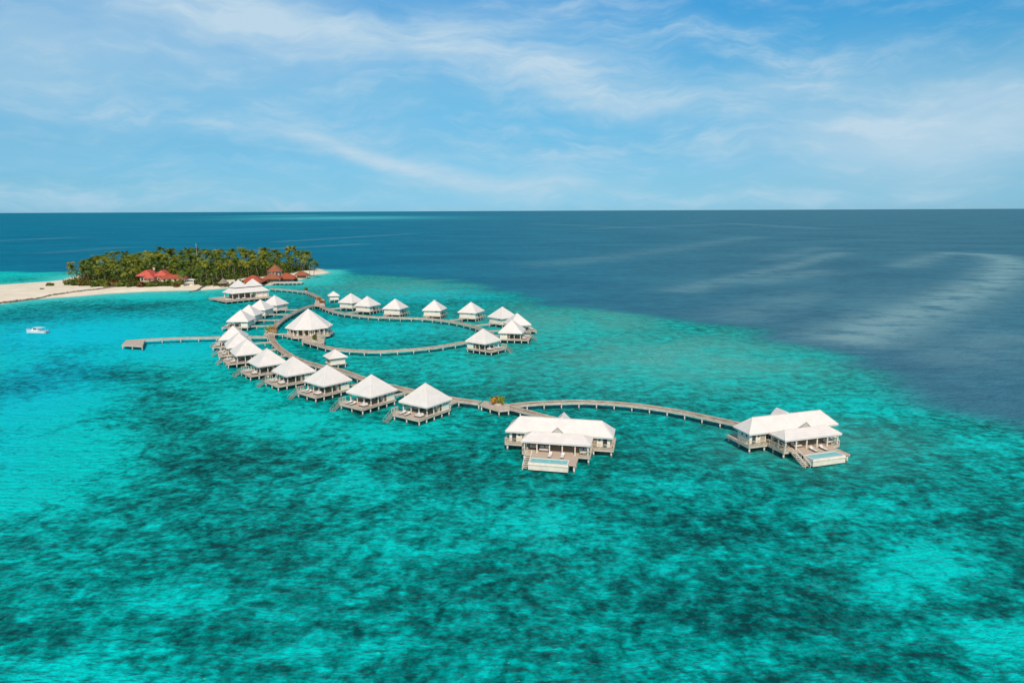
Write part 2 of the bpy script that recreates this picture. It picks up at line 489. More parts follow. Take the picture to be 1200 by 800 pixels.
# ------------------------------------------------------------------ island shape
SHORE_FRONT = W((0, 356), (40, 351), (90, 347.3), (130, 344.2), (170, 341.8), (200, 341), (240, 339.8), (262, 338), (290, 337), (315, 334), (338, 331), (356, 326.5), (368, 322.5))
ISLAND = [(-460, 300), (-345, 330)] + SHORE_FRONT + [(-146, 534), (-146, 548), (-160, 575), (-200, 606), (-260, 616), (-310, 598), (-338, 556), (-333, 516), (-322, 490), (-334, 470), (-352, 448), (-400, 420), (-480, 400)]

# ------------------------------------------------------------------ sea
def spaced(lo, hi, step, g, far_lo, far_hi):
    c = list(np.arange(lo, hi + 0.01, step))
    s, x = step, hi
    while x < far_hi: s *= g; x += s; c.append(x)
    s, x = step, lo
    while x > far_lo: s *= g; x -= s; c.insert(0, x)
    return np.array(c)
xs = spaced(-330, 250, 3.0, 1.05, -45000, 45000)
ys = spaced(24, 520, 2.5, 1.03, -3000, 60000)
X, Y = np.meshgrid(xs, ys)

def ell(cx, cy, hw, hh):
    c = at(cx, cy); a = at(cx + hw, cy); n = at(cx, cy + hh); f = at(cx, cy - min(hh, cy - 249.5))
    rx = abs(a.x - c.x)
    ry = np.where(Y > c.y, f.y - c.y, c.y - n.y)
    skew = c.x / c.y
    return np.exp(-(((X - c.x) - skew * (Y - c.y) * 0.5) / rx) ** 2 - ((Y - c.y) / ry) ** 2)

def seg(pix, hw):
    """Soft band along a line on the water, hw = half width in metres."""
    return np.exp(-(dist_line(X, Y, W(*pix)) / hw) ** 2)

# low-frequency wobble for natural edges
wob = sum(a * np.sin(X / l1 + p + 1.7 * np.sin(Y / l2)) * np.cos(Y / l2 * 1.3 - p) for a, l1, l2, p in ((9, 31, 27, .3), (6, 14, 17, 1.9), (3.5, 7.3, 9.1, 4.0)))

REEF = W((-900, 318), (-200, 318), (40, 317.5), (100, 317), (250, 309), (380, 313), (440, 318), (500, 324), (560, 334), (600, 342), (675, 353), (750, 362), (825, 376), (900, 388), (950, 402), (1010, 418), (1050, 444), (1100, 463), (1200, 492), (1400, 545)) + [(400, 90), (400, -600), (-3000, -600), (-3000, 600)]
reef = smooth(sdf_poly(X, Y, REEF) + wob * np.clip(Y / 300, 0.35, 1.6), -18, 38)
isl = sdf_poly(X, Y, ISLAND)
shoal = np.exp(-(np.clip(-isl, 0, None) / 16) ** 1.2) * 1.0

sand = np.zeros_like(X)
for b in ((50, 545, 110, 60, 1.), (60, 480, 80, 45, 1.), (190, 412, 110, 22, .9), (110, 392, 150, 22, 1.), (290, 470, 60, 24, .6), (240, 415, 60, 18, .8), (150, 347, 160, 6, .8), (160, 560, 60, 20, .4), (470, 420, 160, 14, .35), (20, 420, 60, 30, .7), (240, 440, 40, 20, .5), (250, 360, 60, 10, .5), (90, 795, 120, 35, .75), (200, 705, 70, 22, .5),
          (1085, 662, 60, 28, 1.), (1045, 690, 50, 14, .7), (990, 600, 70, 10, .7), (1180, 745, 55, 24, .8), (640, 612, 70, 22, .5), (440, 640, 70, 26, .5), (300, 560, 40, 18, .3),
          (450, 508, 80, 16, .5), (340, 495, 80, 20, .7), (440, 388, 110, 12, .55), (335, 400, 20, 10, .5), (520, 430, 150, 14, .35), (360, 330, 40, 8, .8), (480, 345, 90, 8, .5), (1000, 480, 160, 18, .35),
          (770, 570, 60, 14, .3), (1160, 520, 60, 12, .4), (820, 430, 170, 30, .45), (640, 390, 120, 18, .4), (1000, 470, 140, 22, .35), (420, 570, 70, 18, .45), (30, 320, 60, 8, .7), (860, 770, 60, 16, .25), (400, 760, 60, 18, .4)):
    sand = np.maximum(sand, b[4] * ell(*b[:4]))
sand = np.maximum(sand, shoal * 1.1)
weed = np.zeros_like(X)
for b in ((130, 442, 95, 12, 1.), (60, 455, 60, 12, .9), (210, 462, 60, 8, .7), (190, 498, 60, 12, .9), (260, 545, 95, 28, .9), (170, 590, 60, 14, .5), (330, 640, 110, 40, .7), (30, 745, 55, 18, .8), (300, 745, 60, 16, .5), (560, 700, 150, 40, .45),
          (870, 720, 180, 60, .5), (830, 620, 80, 24, .7), (1130, 612, 60, 14, .5), (1160, 712, 60, 14, .9), (1190, 640, 50, 14, .5), (190, 360, 110, 5.5, .7), (50, 372, 70, 6, .7), (120, 352, 40, 3, .4), (740, 545, 60, 20, .6), (530, 560, 60, 20, .5),
          (690, 510, 70, 10, .4), (300, 425, 20, 14, .3), (800, 540, 60, 16, .4), (1080, 780, 80, 18, .5)):
    weed = np.maximum(weed, b[4] * ell(*b[:4]))
cover = np.clip(0.67 + 0.27 * weed - 0.62 * sand, 0, 1)                 # coral and weed on the bottom
blue = np.zeros_like(X)                                                 # deeper sandy lagoon, bluer water
for b in ((60, 395, 190, 36, 1.), (40, 450, 110, 60, .9), (160, 405, 130, 26, .8), (-60, 520, 120, 80, .6), (300, 370, 200, 26, .3), (520, 345, 160, 16, .4), (420, 390, 130, 16, .35)):
    blue = np.maximum(blue, b[4] * ell(*b[:4]))
flat = np.maximum(ell(800, 420, 190, 32), np.maximum(ell(960, 520, 130, 30) * .5, np.maximum(ell(680, 375, 130, 20) * .9, ell(470, 335, 110, 12) * .8)))   # brownish reef flat
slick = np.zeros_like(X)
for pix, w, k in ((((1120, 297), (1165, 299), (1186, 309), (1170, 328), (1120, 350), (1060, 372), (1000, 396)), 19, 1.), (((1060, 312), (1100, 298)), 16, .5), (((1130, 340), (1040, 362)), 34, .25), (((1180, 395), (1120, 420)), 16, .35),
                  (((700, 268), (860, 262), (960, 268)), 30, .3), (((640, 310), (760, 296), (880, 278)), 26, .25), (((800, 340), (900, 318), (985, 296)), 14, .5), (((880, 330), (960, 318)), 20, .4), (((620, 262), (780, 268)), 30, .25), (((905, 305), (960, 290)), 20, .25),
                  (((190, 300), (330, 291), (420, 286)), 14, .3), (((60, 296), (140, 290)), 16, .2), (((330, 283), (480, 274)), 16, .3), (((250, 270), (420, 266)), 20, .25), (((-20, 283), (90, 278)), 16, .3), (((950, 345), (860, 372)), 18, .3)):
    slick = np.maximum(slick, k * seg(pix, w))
bar = np.maximum(ell(400, 255.5, 110, 2.0), ell(330, 253, 60, 1.2) * .5)     # far sand bank under the horizon
east = smooth(np.arctan2(X, np.maximum(Y, 1)), -0.35, 0.45) * (Y > 0)
foam = np.exp(-((isl + 0.8) / 1.5) ** 2)

def pack(a): return np.clip(a, 0, 1).ravel()
me = bpy.data.meshes.new('sea_water')
ny, nx = X.shape
me.vertices.add(nx * ny)
me.vertices.foreach_set('co', np.stack([X, Y, np.zeros_like(X)], -1).ravel())
ii = (np.arange(ny - 1)[:, None] * nx + np.arange(nx - 1)[None, :]).ravel()
quads = np.stack([ii, ii + 1, ii + nx + 1, ii + nx], -1)
me.loops.add(quads.size); me.loops.foreach_set('vertex_index', quads.ravel())
me.polygons.add(len(quads)); me.polygons.foreach_set('loop_start', np.arange(len(quads)) * 4)
me.update(calc_edges=True); me.validate()
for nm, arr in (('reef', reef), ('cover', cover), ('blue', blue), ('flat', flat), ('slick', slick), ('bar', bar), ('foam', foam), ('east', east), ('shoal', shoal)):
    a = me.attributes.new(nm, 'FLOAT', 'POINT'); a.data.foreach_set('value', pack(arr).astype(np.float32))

m = bpy.data.materials.new('sea_water'); m.use_nodes = True
t = NT(m.node_tree); b = t.n['Principled BSDF']
def attr(n):
    a = t.new('ShaderNodeAttribute'); a.attribute_name = n; return a.outputs['Fac']
co = t.new('ShaderNodeTexCoord').outputs['Object']
reefA, coverA, blueA, flatA, slickA, barA, foamA, eastA, shoalA = [attr(n) for n in ('reef', 'cover', 'blue', 'flat', 'slick', 'bar', 'foam', 'east', 'shoal')]
# the bottom wavers through the moving surface
wv = t.vmath('SUBTRACT', t.noise(t.mapping(co, scale=(0.45, 0.9, 1)), 1.0, 5, 0.7, out=1), (0.5, 0.5, 0.5))
cb = t.vmath('ADD', co, t.vmath('MULTIPLY', wv, (1.5, 1.0, 0)))
wv2 = t.vmath('SUBTRACT', t.noise(co, 0.06, 3, 0.5, out=1), (0.5, 0.5, 0.5))
cb2 = t.vmath('ADD', cb, t.vmath('SCALE', wv2, scale=10.0))
nA = t.noise(t.mapping(cb2, (3, 8, 0), scale=(0.9, 1.0, 1)), 0.05, 4, 0.55)
nB = t.noise(t.mapping(cb2, (11, 2, 0), scale=(0.95, 1.0, 1)), 0.33, 5, 0.62)
nC = t.noise(t.mapping(cb, (1, 4, 0), scale=(0.9, 1, 1)), 0.95, 4, 0.62)
patch = t.math('ADD', t.math('MULTIPLY', nA, 0.16), t.math('ADD', t.math('MULTIPLY', nB, 0.49), t.math('MULTIPLY', nC, 0.35)))
bias = t.math('MULTIPLY_ADD', coverA, -0.29, 0.672)             # more cover, darker bottom
xv = t.math('MULTIPLY_ADD', t.math('SUBTRACT', t.math('SUBTRACT', bias, 0.0), patch), 3.4, 0.505, clamp=True)
def bedramp(stops):
    r = t.new('ShaderNodeValToRGB'); t.put(r.inputs[0], xv)
    e_ = r.color_ramp.elements
    for k, (p_, c_) in enumerate(stops):
        q_ = e_[k] if k < 2 else e_.new(0.5)
        q_.position = p_; q_.color = (*c_, 1)
    return r.outputs[0]
bed = t.mix(blueA, bedramp(((0.05, (0.0, 0.066, 0.062)), (0.26, (0.0, 0.150, 0.131)), (0.44, (0.0, 0.26, 0.226)), (0.58, (0.0, 0.37, 0.318)), (0.74, (0.0, 0.53, 0.458)), (0.95, (0.0, 0.68, 0.61)))),
            bedramp(((0.10, (0.0, 0.09, 0.11)), (0.28, (0.0, 0.19, 0.23)), (0.44, (0.0, 0.29, 0.37)), (0.60, (0.0, 0.40, 0.54)), (0.95, (0.0, 0.57, 0.68)), (1.0, (0.0, 0.60, 0.70)))))
bed = t.mix(t.math('MULTIPLY', t.math('MULTIPLY', shoalA, 0.6), t.rng(xv, 0.3, 0.7)), bed, (0.14, 0.60, 0.54))
bed = t.mix(t.math('MULTIPLY', flatA, t.rng(nA, 0.3, 0.6, 0.3, 0.85)), bed, t.mix(t.rng(nC, 0.3, 0.62), (0.04, 0.29, 0.24), (0.13, 0.48, 0.415)))
oc_n = t.noise(t.mapping(co, scale=(0.5, 1, 1)), 0.012, 5, 0.6)
ocean = t.mix(eastA, (0.0, 0.17, 0.275), (0.050, 0.180, 0.252))
ocean = t.mix(t.rng(oc_n, 0.3, 0.72), t.mix(1.0, ocean, (0.85, 0.88, 0.9), 'MULTIPLY'), t.mix(1.0, ocean, (1.2, 1.16, 1.10), 'MULTIPLY'))
paw = t.noise(t.mapping(co, (9, 5, 0), (0, 0, R(15)), (0.6, 1, 1)), 0.13, 7, 0.8)     # cat's-paws: light and dark of ruffled water put into the colour
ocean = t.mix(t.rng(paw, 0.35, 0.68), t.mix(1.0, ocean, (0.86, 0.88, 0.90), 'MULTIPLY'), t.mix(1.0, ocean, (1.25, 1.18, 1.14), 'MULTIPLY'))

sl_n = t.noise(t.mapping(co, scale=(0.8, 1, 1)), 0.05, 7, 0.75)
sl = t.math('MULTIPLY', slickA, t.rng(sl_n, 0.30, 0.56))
ocean = t.mix(t.math('MULTIPLY', sl, 1.0, clamp=True), ocean, (0.20, 0.36, 0.385))  # the slick's brighter sky reflection is mixed into the base colour
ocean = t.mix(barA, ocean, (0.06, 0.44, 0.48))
edge = t.rng(t.math('ADD', reefA, t.math('MULTIPLY_ADD', nB, 0.5, -0.25)), 0.15, 0.85)
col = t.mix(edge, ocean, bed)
foam_n = t.noise(co, 0.5, 4, 0.7)
col = t.mix(t.math('MULTIPLY', foamA, t.rng(foam_n, 0.45, 0.65, 0.0, 0.7)), col, (0.75, 0.76, 0.72))
w1 = t.noise(t.mapping(co, rot=(0, 0, R(12)), scale=(0.42, 1.0, 1)), 0.85, 3, 0.55)
w2 = t.noise(t.mapping(co, (4, 4, 0), (0, 0, R(-8)), (0.4, 1, 1)), 0.2, 2, 0.5)
w3 = t.noise(t.mapping(co, (2, 7, 0), (0, 0, R(20)), (0.45, 1, 1)), 2.3, 2, 0.5)
hgt = t.math('ADD', t.math('ADD', t.math('MULTIPLY', w1, 0.58), t.math('MULTIPLY', w3, 0.24)), t.math('MULTIPLY', w2, 0.7))
bn = t.new('ShaderNodeBump'); bn.inputs['Strength'].default_value = 1.0
t.put(bn.inputs['Distance'], t.math('MULTIPLY_ADD', sl, -0.6, 1.3))
t.put(bn.inputs['Height'], hgt)
t.n.remove(b)
dif = t.new('ShaderNodeBsdfDiffuse'); t.put(dif.inputs[0], col); t.put(dif.inputs['Normal'], bn.outputs[0])
gls = t.new('ShaderNodeBsdfGlossy'); gls.inputs['Roughness'].default_value = 0.14; t.put(gls.inputs['Normal'], bn.outputs[0])
fre = t.new('ShaderNodeFresnel'); fre.inputs[0].default_value = 1.333; t.put(fre.inputs[1], bn.outputs[0])
mxs = t.new('ShaderNodeMixShader')
t.put(mxs.inputs[0], t.math('MULTIPLY', t.math('MINIMUM', fre.outputs[0], 0.3), 0.24))     # a polarising filter takes most of the glare off
t.l.new(dif.outputs[0], mxs.inputs[1]); t.l.new(gls.outputs[0], mxs.inputs[2])
t.l.new(mxs.outputs[0], [n for n in t.n if n.type == 'OUTPUT_MATERIAL'][0].inputs[0])
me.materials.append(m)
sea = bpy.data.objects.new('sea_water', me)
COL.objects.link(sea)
tag(sea, kind='structure')

# ------------------------------------------------------------------ island ground
gx = np.arange(-500, -120, 2.2); gy = np.arange(290, 640, 2.2)
GX, GY = np.meshgrid(gx, gy)
gsd = sdf_poly(GX, GY, ISLAND) + 1.2 * np.sin(GX / 9.0) * np.sin(GY / 7.0)
GROVE = W((80, 333), (110, 336.5), (160, 335), (240, 333), (272, 331)) + W((292, 329), (330, 325.5), (362, 319)) + [(-152, 545), (-165, 570), (-205, 600), (-260, 609), (-308, 592), (-330, 552), (-322, 512)]
ggr = sdf_poly(GX, GY, GROVE)
GZ = np.where(gsd > 0, 1.9 * (1 - np.exp(-gsd / 11.0)), np.maximum(gsd * 0.1, -1.5)) + 0.12 * np.sin(GX / 5.1 + 1) * np.cos(GY / 4.3) * (gsd > 4)
def ground_z(x, y):
    i = min(max(int((x - gx[0]) / 2.2), 0), len(gx) - 1); j = min(max(int((y - gy[0]) / 2.2), 0), len(gy) - 1)
    return float(GZ[j, i])
me = bpy.data.meshes.new('island_ground')
ny, nx = GX.shape
ii = (np.arange(ny - 1)[:, None] * nx + np.arange(nx - 1)[None, :]).ravel()
me.from_pydata(np.stack([GX, GY, GZ], -1).reshape(-1, 3).tolist(), [], np.stack([ii, ii + 1, ii + nx + 1, ii + nx], -1).tolist())
me.polygons.foreach_set('use_smooth', [True] * len(me.polygons)); me.update()
a = me.attributes.new('litter', 'FLOAT', 'POINT'); a.data.foreach_set('value', smooth(ggr, -1.0, 5.0).ravel().astype(np.float32))
a = me.attributes.new('wet', 'FLOAT', 'POINT'); a.data.foreach_set('value', smooth(-GZ, -0.45, -0.05).ravel().astype(np.float32))
m = bpy.data.materials.new('beach_sand'); m.use_nodes = True
t = NT(m.node_tree); b = t.n['Principled BSDF']
co = t.new('ShaderNodeTexCoord').outputs['Object']
n1 = t.noise(co, 0.12, 6, 0.65); n2 = t.noise(co, 0.8, 5, 0.6)
col = t.mix(t.rng(n1, 0.3, 0.7), (0.80, 0.655, 0.47), (0.90, 0.78, 0.60))
col = t.mix(t.rng(n2, 0.55, 0.75, 0.0, 0.3), col, (0.55, 0.42, 0.29))
col = t.mix(t.math('MULTIPLY', attr('wet'), 0.55), col, (0.50, 0.42, 0.30))
col = t.mix(t.math('MULTIPLY', attr('litter'), t.rng(n2, 0.25, 0.5, 0.5, 1.0)), col, t.mix(n1, (0.055, 0.05, 0.02), (0.17, 0.11, 0.055)))
t.put(b.inputs['Base Color'], col); b.inputs['Roughness'].default_value = 0.95; b.inputs['Specular IOR Level'].default_value = 0.1
bn = t.new('ShaderNodeBump'); bn.inputs['Strength'].default_value = 0.5; bn.inputs['Distance'].default_value = 0.3
t.put(bn.inputs['Height'], n2); t.put(b.inputs['Normal'], bn.outputs[0])
me.materials.append(m)
isle = bpy.data.objects.new('island_ground', me); COL.objects.link(isle); tag(isle, kind='structure')

# ------------------------------------------------------------------ walkways
DECK = 1.7
def walkway(name, pts, width, step, label, cat='walkway', group='plank walkways over the lagoon', ends=0.0):
    P = catmull(pts, step)
    n = len(P)
    root = empty(name, (P[0][0], P[0][1], 0), label=label, cat=cat, group=group)
    o = P[0]
    D = []
    for i in range(n):
        d = P[min(i + 1, n - 1)] - P[max(i - 1, 0)]; d = d / np.linalg.norm(d)
        D.append((P[i] - o, np.array([-d[1], d[0]])))
    # fine curve for the deck
    Q = catmull(pts, min(1.2, step)); k = len(Q)
    F = []
    for i in range(k):
        d = Q[min(i + 1, k - 1)] - Q[max(i - 1, 0)]; d = d / np.linalg.norm(d)
        F.append((Q[i] - o, np.array([-d[1], d[0]])))
    def ribbon(mb, off, w, z0, z1):
        b0 = len(mb.v)
        for p, s in F:
            for oo, zz in ((off - w / 2, z0), (off + w / 2, z0), (off + w / 2, z1), (off - w / 2, z1)):
                q = p + s * oo; mb.v.append((q[0], q[1], zz))
        for i in range(k - 1):
            a, c = b0 + 4 * i, b0 + 4 * i + 4
            for e in range(4): mb.f.append((a + e, a + (e + 1) % 4, c + (e + 1) % 4, c + e))
        mb.f.append((b0, b0 + 3, b0 + 2, b0 + 1)); e = b0 + 4 * (k - 1); mb.f.append((e, e + 1, e + 2, e + 3))
        return mb
    ribbon(MB(), 0, width, DECK - 0.10, DECK).build('planking', M['walk'], root)
    for s in (-1, 1):
        ribbon(MB(), s * (width / 2 - 0.02), 0.16, DECK - 0.42, DECK - 0.103).build('edge_beam', M['beam'], root)
        ribbon(MB(), s * (width / 2 - 0.08), 0.13, DECK + 0.002, DECK + 0.12).build('kerb_rail', M['beam'], root)
    for i, (p, s) in enumerate(D):
        for sg in (-1, 1):
            q = p + s * (sg * (width / 2 - 0.16))
            mb = MB().cyl(q[0], q[1], -1.5, DECK - 0.424, 0.15, 8)
            mb.build('pile', M['pile'], root, True)
        a, c = p - s * (width / 2 - 0.1), p + s * (width / 2 - 0.1)
        MB().bar((a[0], a[1], DECK - 0.55), (c[0], c[1], DECK - 0.55), 0.2, 0.24).build('cross_beam', M['beam'], root)
    return root

PX = lambda *p: W(*p, z=DECK)
WALK_RING_TOP = PX((317, 338), (337, 339.5), (358, 342), (368, 345.5), (375, 350), (373, 355))
WALK_LEFT = PX((371, 356.5), (360, 359.5), (348, 364.5), (333, 373), (322.5, 381.7), (317.5, 391), (321.7, 401.7), (333, 411.7), (350, 421), (375, 428.5), (396.7, 433), (420, 441), (443, 448.5), (466.7, 454), (500, 461), (535, 467.7), (563, 471.5))
WALK_RIGHT = PX((374, 357.5), (383, 361.7), (397, 366), (430, 370.5), (465, 372), (505, 373.5), (532, 377), (550, 380.8), (566, 386), (575, 391))
WALK_INNER = PX((357, 399.5), (369, 402.5), (383, 406.5), (400, 409.3), (437, 411.3), (471, 410), (505, 407), (527, 403.6), (546, 400.5))
WALK_V1 = PX((594, 476), (606, 479), (622, 483), (638, 487.5), (651, 490.5))
WALK_V2 = PX((597, 475.2), (612, 473.2), (640, 471.2), (680, 470.3), (717, 471.8), (752, 475.2), (792, 481), (822, 487), (850, 493), (868, 497))
WALK_JETTY = PX((314.5, 394.5), (300, 394.5), (280, 394.5), (250, 395), (210, 396), (168, 398))
walkway('walkway', WALK_RING_TOP, 2.2, 5.0, 'plank walkway between the white arrival pavilion and the fork with red-orange shrubs')
walkway('walkway', WALK_LEFT, 2.1, 5.6, 'long curving plank walkway behind the left row of villas')
walkway('walkway', WALK_RIGHT, 2.0, 5.2, 'plank walkway in front of the right arc of villas across the lagoon')
walkway('walkway', WALK_INNER, 2.0, 5.4, 'thin curved footbridge closing the lagoon ring on its near side')
walkway('walkway', WALK_V1, 1.9, 4.5, 'short plank walkway from the orange shrub fork to the middle bungalow')
walkway('walkway', WALK_V2, 2.0, 4.4, 'bowed plank walkway from the orange shrub fork to the rightmost bungalow')
walkway('jetty', WALK_JETTY, 2.0, 6.0, 'straight narrow jetty running left into the blue lagoon', cat='jetty')

def platform(name, poly_pix, label, cat='platform', pile_step=3.2, z=DECK + 0.006):
    P = [Vector(at(x, y, DECK)) for x, y in poly_pix]
    c = sum(P, Vector()) / len(P)
    if sum(P[i].x * P[(i + 1) % len(P)].y - P[(i + 1) % len(P)].x * P[i].y for i in range(len(P))) < 0: P = P[::-1]
    root = empty(name, (c.x, c.y, 0), label=label, cat=cat)
    L = [(p - c) for p in P]
    MB().prism([(p.x, p.y) for p in L], z - 0.12, z).build('planking', M['deckx'], root)
    mb = MB()
    for i in range(len(L)):
        a, d = L[i] * 0.985, L[(i + 1) % len(L)] * 0.985
        mb.bar((a.x, a.y, z - 0.29), (d.x, d.y, z - 0.29), 0.16, 0.33)
    mb.build('edge_beam', M['beam'], root)
    for i in range(len(L)):
        a, d = L[i] * 0.93, L[(i + 1) % len(L)] * 0.93
        n = max(1, int((d - a).length / pile_step))
        for k in range(n):
            q = a.lerp(d, k / n)
            MB().cyl(q.x, q.y, -1.5, z - 0.124, 0.16, 8).build('pile', M['pile'], root, True)
    return root
platform('landing_stage', [(142.5, 404), (148, 398.5), (170, 397), (167, 405.5)], 'square plank landing stage at the tip of the jetty', 'landing stage')
platform('planter_platform', [(563, 474), (567, 469.5), (598, 473.5), (597, 479.5), (585, 480.5)], 'plank platform at the walkway fork carrying the orange shrub', 'platform', 2.4)
platform('planter_platform', [(310, 391.5), (311, 386), (324, 386), (324, 391.5)], 'small plank platform with yellow-green and orange shrub where the jetty meets the walkway', 'platform', 3)
platform('planter_platform', [(353, 398.5), (358, 394.5), (380, 396), (380, 401), (366, 402)], 'plank landing in front of the round restaurant with a green shrub', 'platform', 3)
platform('planter_platform', [(368, 358), (370, 350.5), (380, 350.5), (381, 359)], 'plank platform with red-orange shrubs at the walkway fork nearest the island', 'platform', 3.4)

# ------------------------------------------------------------------ pyramid-roofed water villas
H_EAVE, H_APEX, HALF = 4.1, 8.25, 4.5
def lounger_mesh():
    root = empty('sun_lounger')
    f = MB().box(-0.95, 0.95, -0.33, 0.33, 0.22, 0.28)
    for x in (-0.8, 0.8):
        for y in (-0.27, 0.27): f.box(x - 0.03, x + 0.03, y - 0.03, y + 0.03, 0, 0.218)
    f.build('frame', M['brown'], root)
    c = MB().box(-0.95, 0.35, -0.31, 0.31, 0.283, 0.38)
    c.add([(0.353, -0.31, 0.283), (0.353, 0.31, 0.283), (0.353, 0.31, 0.38), (0.353, -0.31, 0.38), (0.93, -0.31, 0.62), (0.93, 0.31, 0.62), (0.88, 0.31, 0.71), (0.88, -0.31, 0.71)],
          [(0, 3, 2, 1), (4, 5, 6, 7), (0, 1, 5, 4), (1, 2, 6, 5), (2, 3, 7, 6), (3, 0, 4, 7)])
    c.build('cushion', M['cushion'], root, bevel=0.02)
    return root
LOUNGER = [None]
def lounger(loc, rz, label, group='sun loungers on the villa decks'):
    if LOUNGER[0] is None: LOUNGER[0] = o = lounger_mesh()
    else: o = copy_tree(LOUNGER[0])
    o.location = loc; o.rotation_euler = (0, 0, rz)
    tag(o, label, 'sun lounger', group)

def daybed_mesh():
    root = empty('daybed')
    b = MB().box(-0.95, 0.95, -0.7, 0.7, 0.08, 0.34)
    for x in (-0.85, 0.85):
        for y in (-0.6, 0.6): b.box(x - 0.05, x + 0.05, y - 0.05, y + 0.05, 0, 0.078)
    b.box(-0.97, 0.97, 0.703, 0.8, 0.08, 0.8)
    b.build('frame', M['brown'], root)
    MB().box(-0.9, 0.9, -0.66, 0.68, 0.343, 0.5).build('mattress', M['cushion'], root, bevel=0.03)
    for x in (-0.5, 0.5): MB().box(x - 0.36, x + 0.36, 0.46, 0.66, 0.503, 0.85).build('pillow', M['cushion'], root, bevel=0.05)
    return root
DAYBED = [None]
def daybed(loc, rz, label):
    if DAYBED[0] is None: DAYBED[0] = o = daybed_mesh()
    else: o = copy_tree(DAYBED[0])
    o.location = loc; o.rotation_euler = (0, 0, rz)
    tag(o, label, 'daybed', 'daybeds on the verandas')

def make_villa(s):
    """Room at the back (-x), open veranda and sun deck in front (+x); stairs on the side s."""
    root = empty('water_villa')
    e, a = H_EAVE, H_APEX
    r = MB().roof([(-HALF, -HALF, e), (HALF, -HALF, e), (HALF, HALF, e), (-HALF, HALF, e)], [(0, 0, a)], 0.13)
    ro = r.build('roof', M['roof'], root)
    cap = MB()
    for x, y in ((-1, -1), (1, -1), (1, 1), (-1, 1)):
        cap.bar((x * HALF * 0.995, y * HALF * 0.995, e + 0.03), (x * 0.05, y * 0.05, a - 0.01), 0.2, 0.09)
    cap.build('hip_cap', M['roof'], ro)
    fa = MB()
    for p, q in (((-1, -1), (1, -1)), ((1, -1), (1, 1)), ((1, 1), (-1, 1)), ((-1, 1), (-1, -1))):
        k = HALF - 0.07
        fa.bar((p[0] * k, p[1] * k, e - 0.24), (q[0] * k, q[1] * k, e - 0.24), 0.06, 0.2)
    fa.build('fascia', M['roof_edge'], ro)
    # room
    x0, x1, w, zt = -3.9, -0.35, 3.85, 4.5
    th = 0.12
    wl = MB()
    wl.box(x0, x0 + th, -w, w, DECK + 0.004, zt)
    wl.box(x0 + th + .003, x1, -w, -w + th, DECK + 0.004, zt); wl.box(x0 + th + .003, x1, w - th, w, DECK + 0.004, zt)
    wl.build('wall', M['wall'], root)
    sk = MB()
    for y in (-w - 0.025, w + 0.025): sk.box(x0 - 0.03, x1, y - 0.022, y + 0.022, DECK + 0.004, DECK + 0.2)
    sk.box(x0 - 0.05, x0 - 0.004, -w - 0.047, w + 0.047, DECK + 0.004, DECK + 0.2)
    sk.build('skirting', M['roof_edge'], root)
    fr = MB().box(x1 - 0.1, x1 - 0.003, -w + th + .003, w - th - .003, DECK + 0.004, DECK + 0.25)
    for y in (-3.6, -2.2, -0.75, 0.75, 2.2, 3.6): fr.box(x1 - 0.1, x1 - 0.004, y - 0.07, y + 0.07, DECK + 0.252, zt - 0.3)
    fr.box(x1 - 0.1, x1 - 0.003, -w + th + .003, w - th - .003, zt - 0.298, zt)
    fr = fr.build('glazed_front', M['tan'], root)
    MB().box(x1 - 0.075, x1 - 0.045, -w + th + .004, w - th - .004, DECK + 0.252, zt - 0.3).build('glazing', M['glass'], fr)
    for k, y in enumerate((-3.05, -1.9, -0.35, 0.35, 1.9, 3.05)):
        MB().box(x1 - 0.04, x1 - 0.012, y - 0.42, y + 0.42, DECK + 0.26, zt - 0.32).build('curtain' if k % 2 else 'timber_panel', M['cushion' if k % 2 else 'tan'], fr)
    for yy in (-1, 1):
        d = MB().box(-1.15, -0.45, yy * (w + 0.03) - 0.028, yy * (w + 0.03) + 0.028, DECK + 0.21, DECK + 2.2)
        d.build('door', M['brown'], root)
        for xx, ww, hh in ((-2.1, 0.36, 0.3), (-3.0, 0.14, 0.5)):
            wn = MB()
            z = DECK + 1.75
            wn.box(xx - ww - .05, xx + ww + .05, yy * (w + 0.02) - 0.018, yy * (w + 0.02) + 0.018, z - hh / 2 - .05, z + hh / 2 + .05)
            wn = wn.build('window', M['roof_edge'], root)
            MB().box(xx - ww, xx + ww, yy * (w + 0.04) - 0.01, yy * (w + 0.04) + 0.01, z - hh / 2, z + hh / 2).build('pane', M['glass'], wn)
    wn = MB().box(x0 - 0.04, x0 - 0.004, -2.6, -1.5, DECK + 1.45, DECK + 2.05).build('window', M['roof_edge'], root)
    MB().box(x0 - 0.06, x0 - 0.042, -2.52, -1.58, DECK + 1.53, DECK + 1.97).build('pane', M['glass'], wn)
    MB().box(x0 - 0.06, x0 - 0.004, 0.6, 1.5, DECK + 0.21, DECK + 2.15).build('entrance_door', M['post'], root)
    # deck
    DX0, DX1, DY = -4.2, 6.9, 4.2
    MB().box(DX0, DX1, -DY, DY, DECK - 0.12, DECK).build('deck', M['deck'], root)
    bm = MB()
    for y in (-DY + 0.08, DY - 0.08): bm.box(DX0 + 0.05, DX1 - 0.05, y - 0.07, y + 0.07, DECK - 0.45, DECK - 0.123)
    for x in (DX0 + 0.08, DX1 - 0.08, -1.6, 1.5, 4.3): bm.box(x - 0.07, x + 0.07, -DY + 0.16, DY - 0.16, DECK - 0.45, DECK - 0.123)
    bm.build('deck_beam', M['beam'], root)
    for x in (-3.75, -1.15, 1.5, 4.1, 6.55):
        for y in (-3.9, 0, 3.9):
            MB().cyl(x, y, -1.5, DECK - 0.123, 0.17, 9).build('pile', M['pile'], root, True)
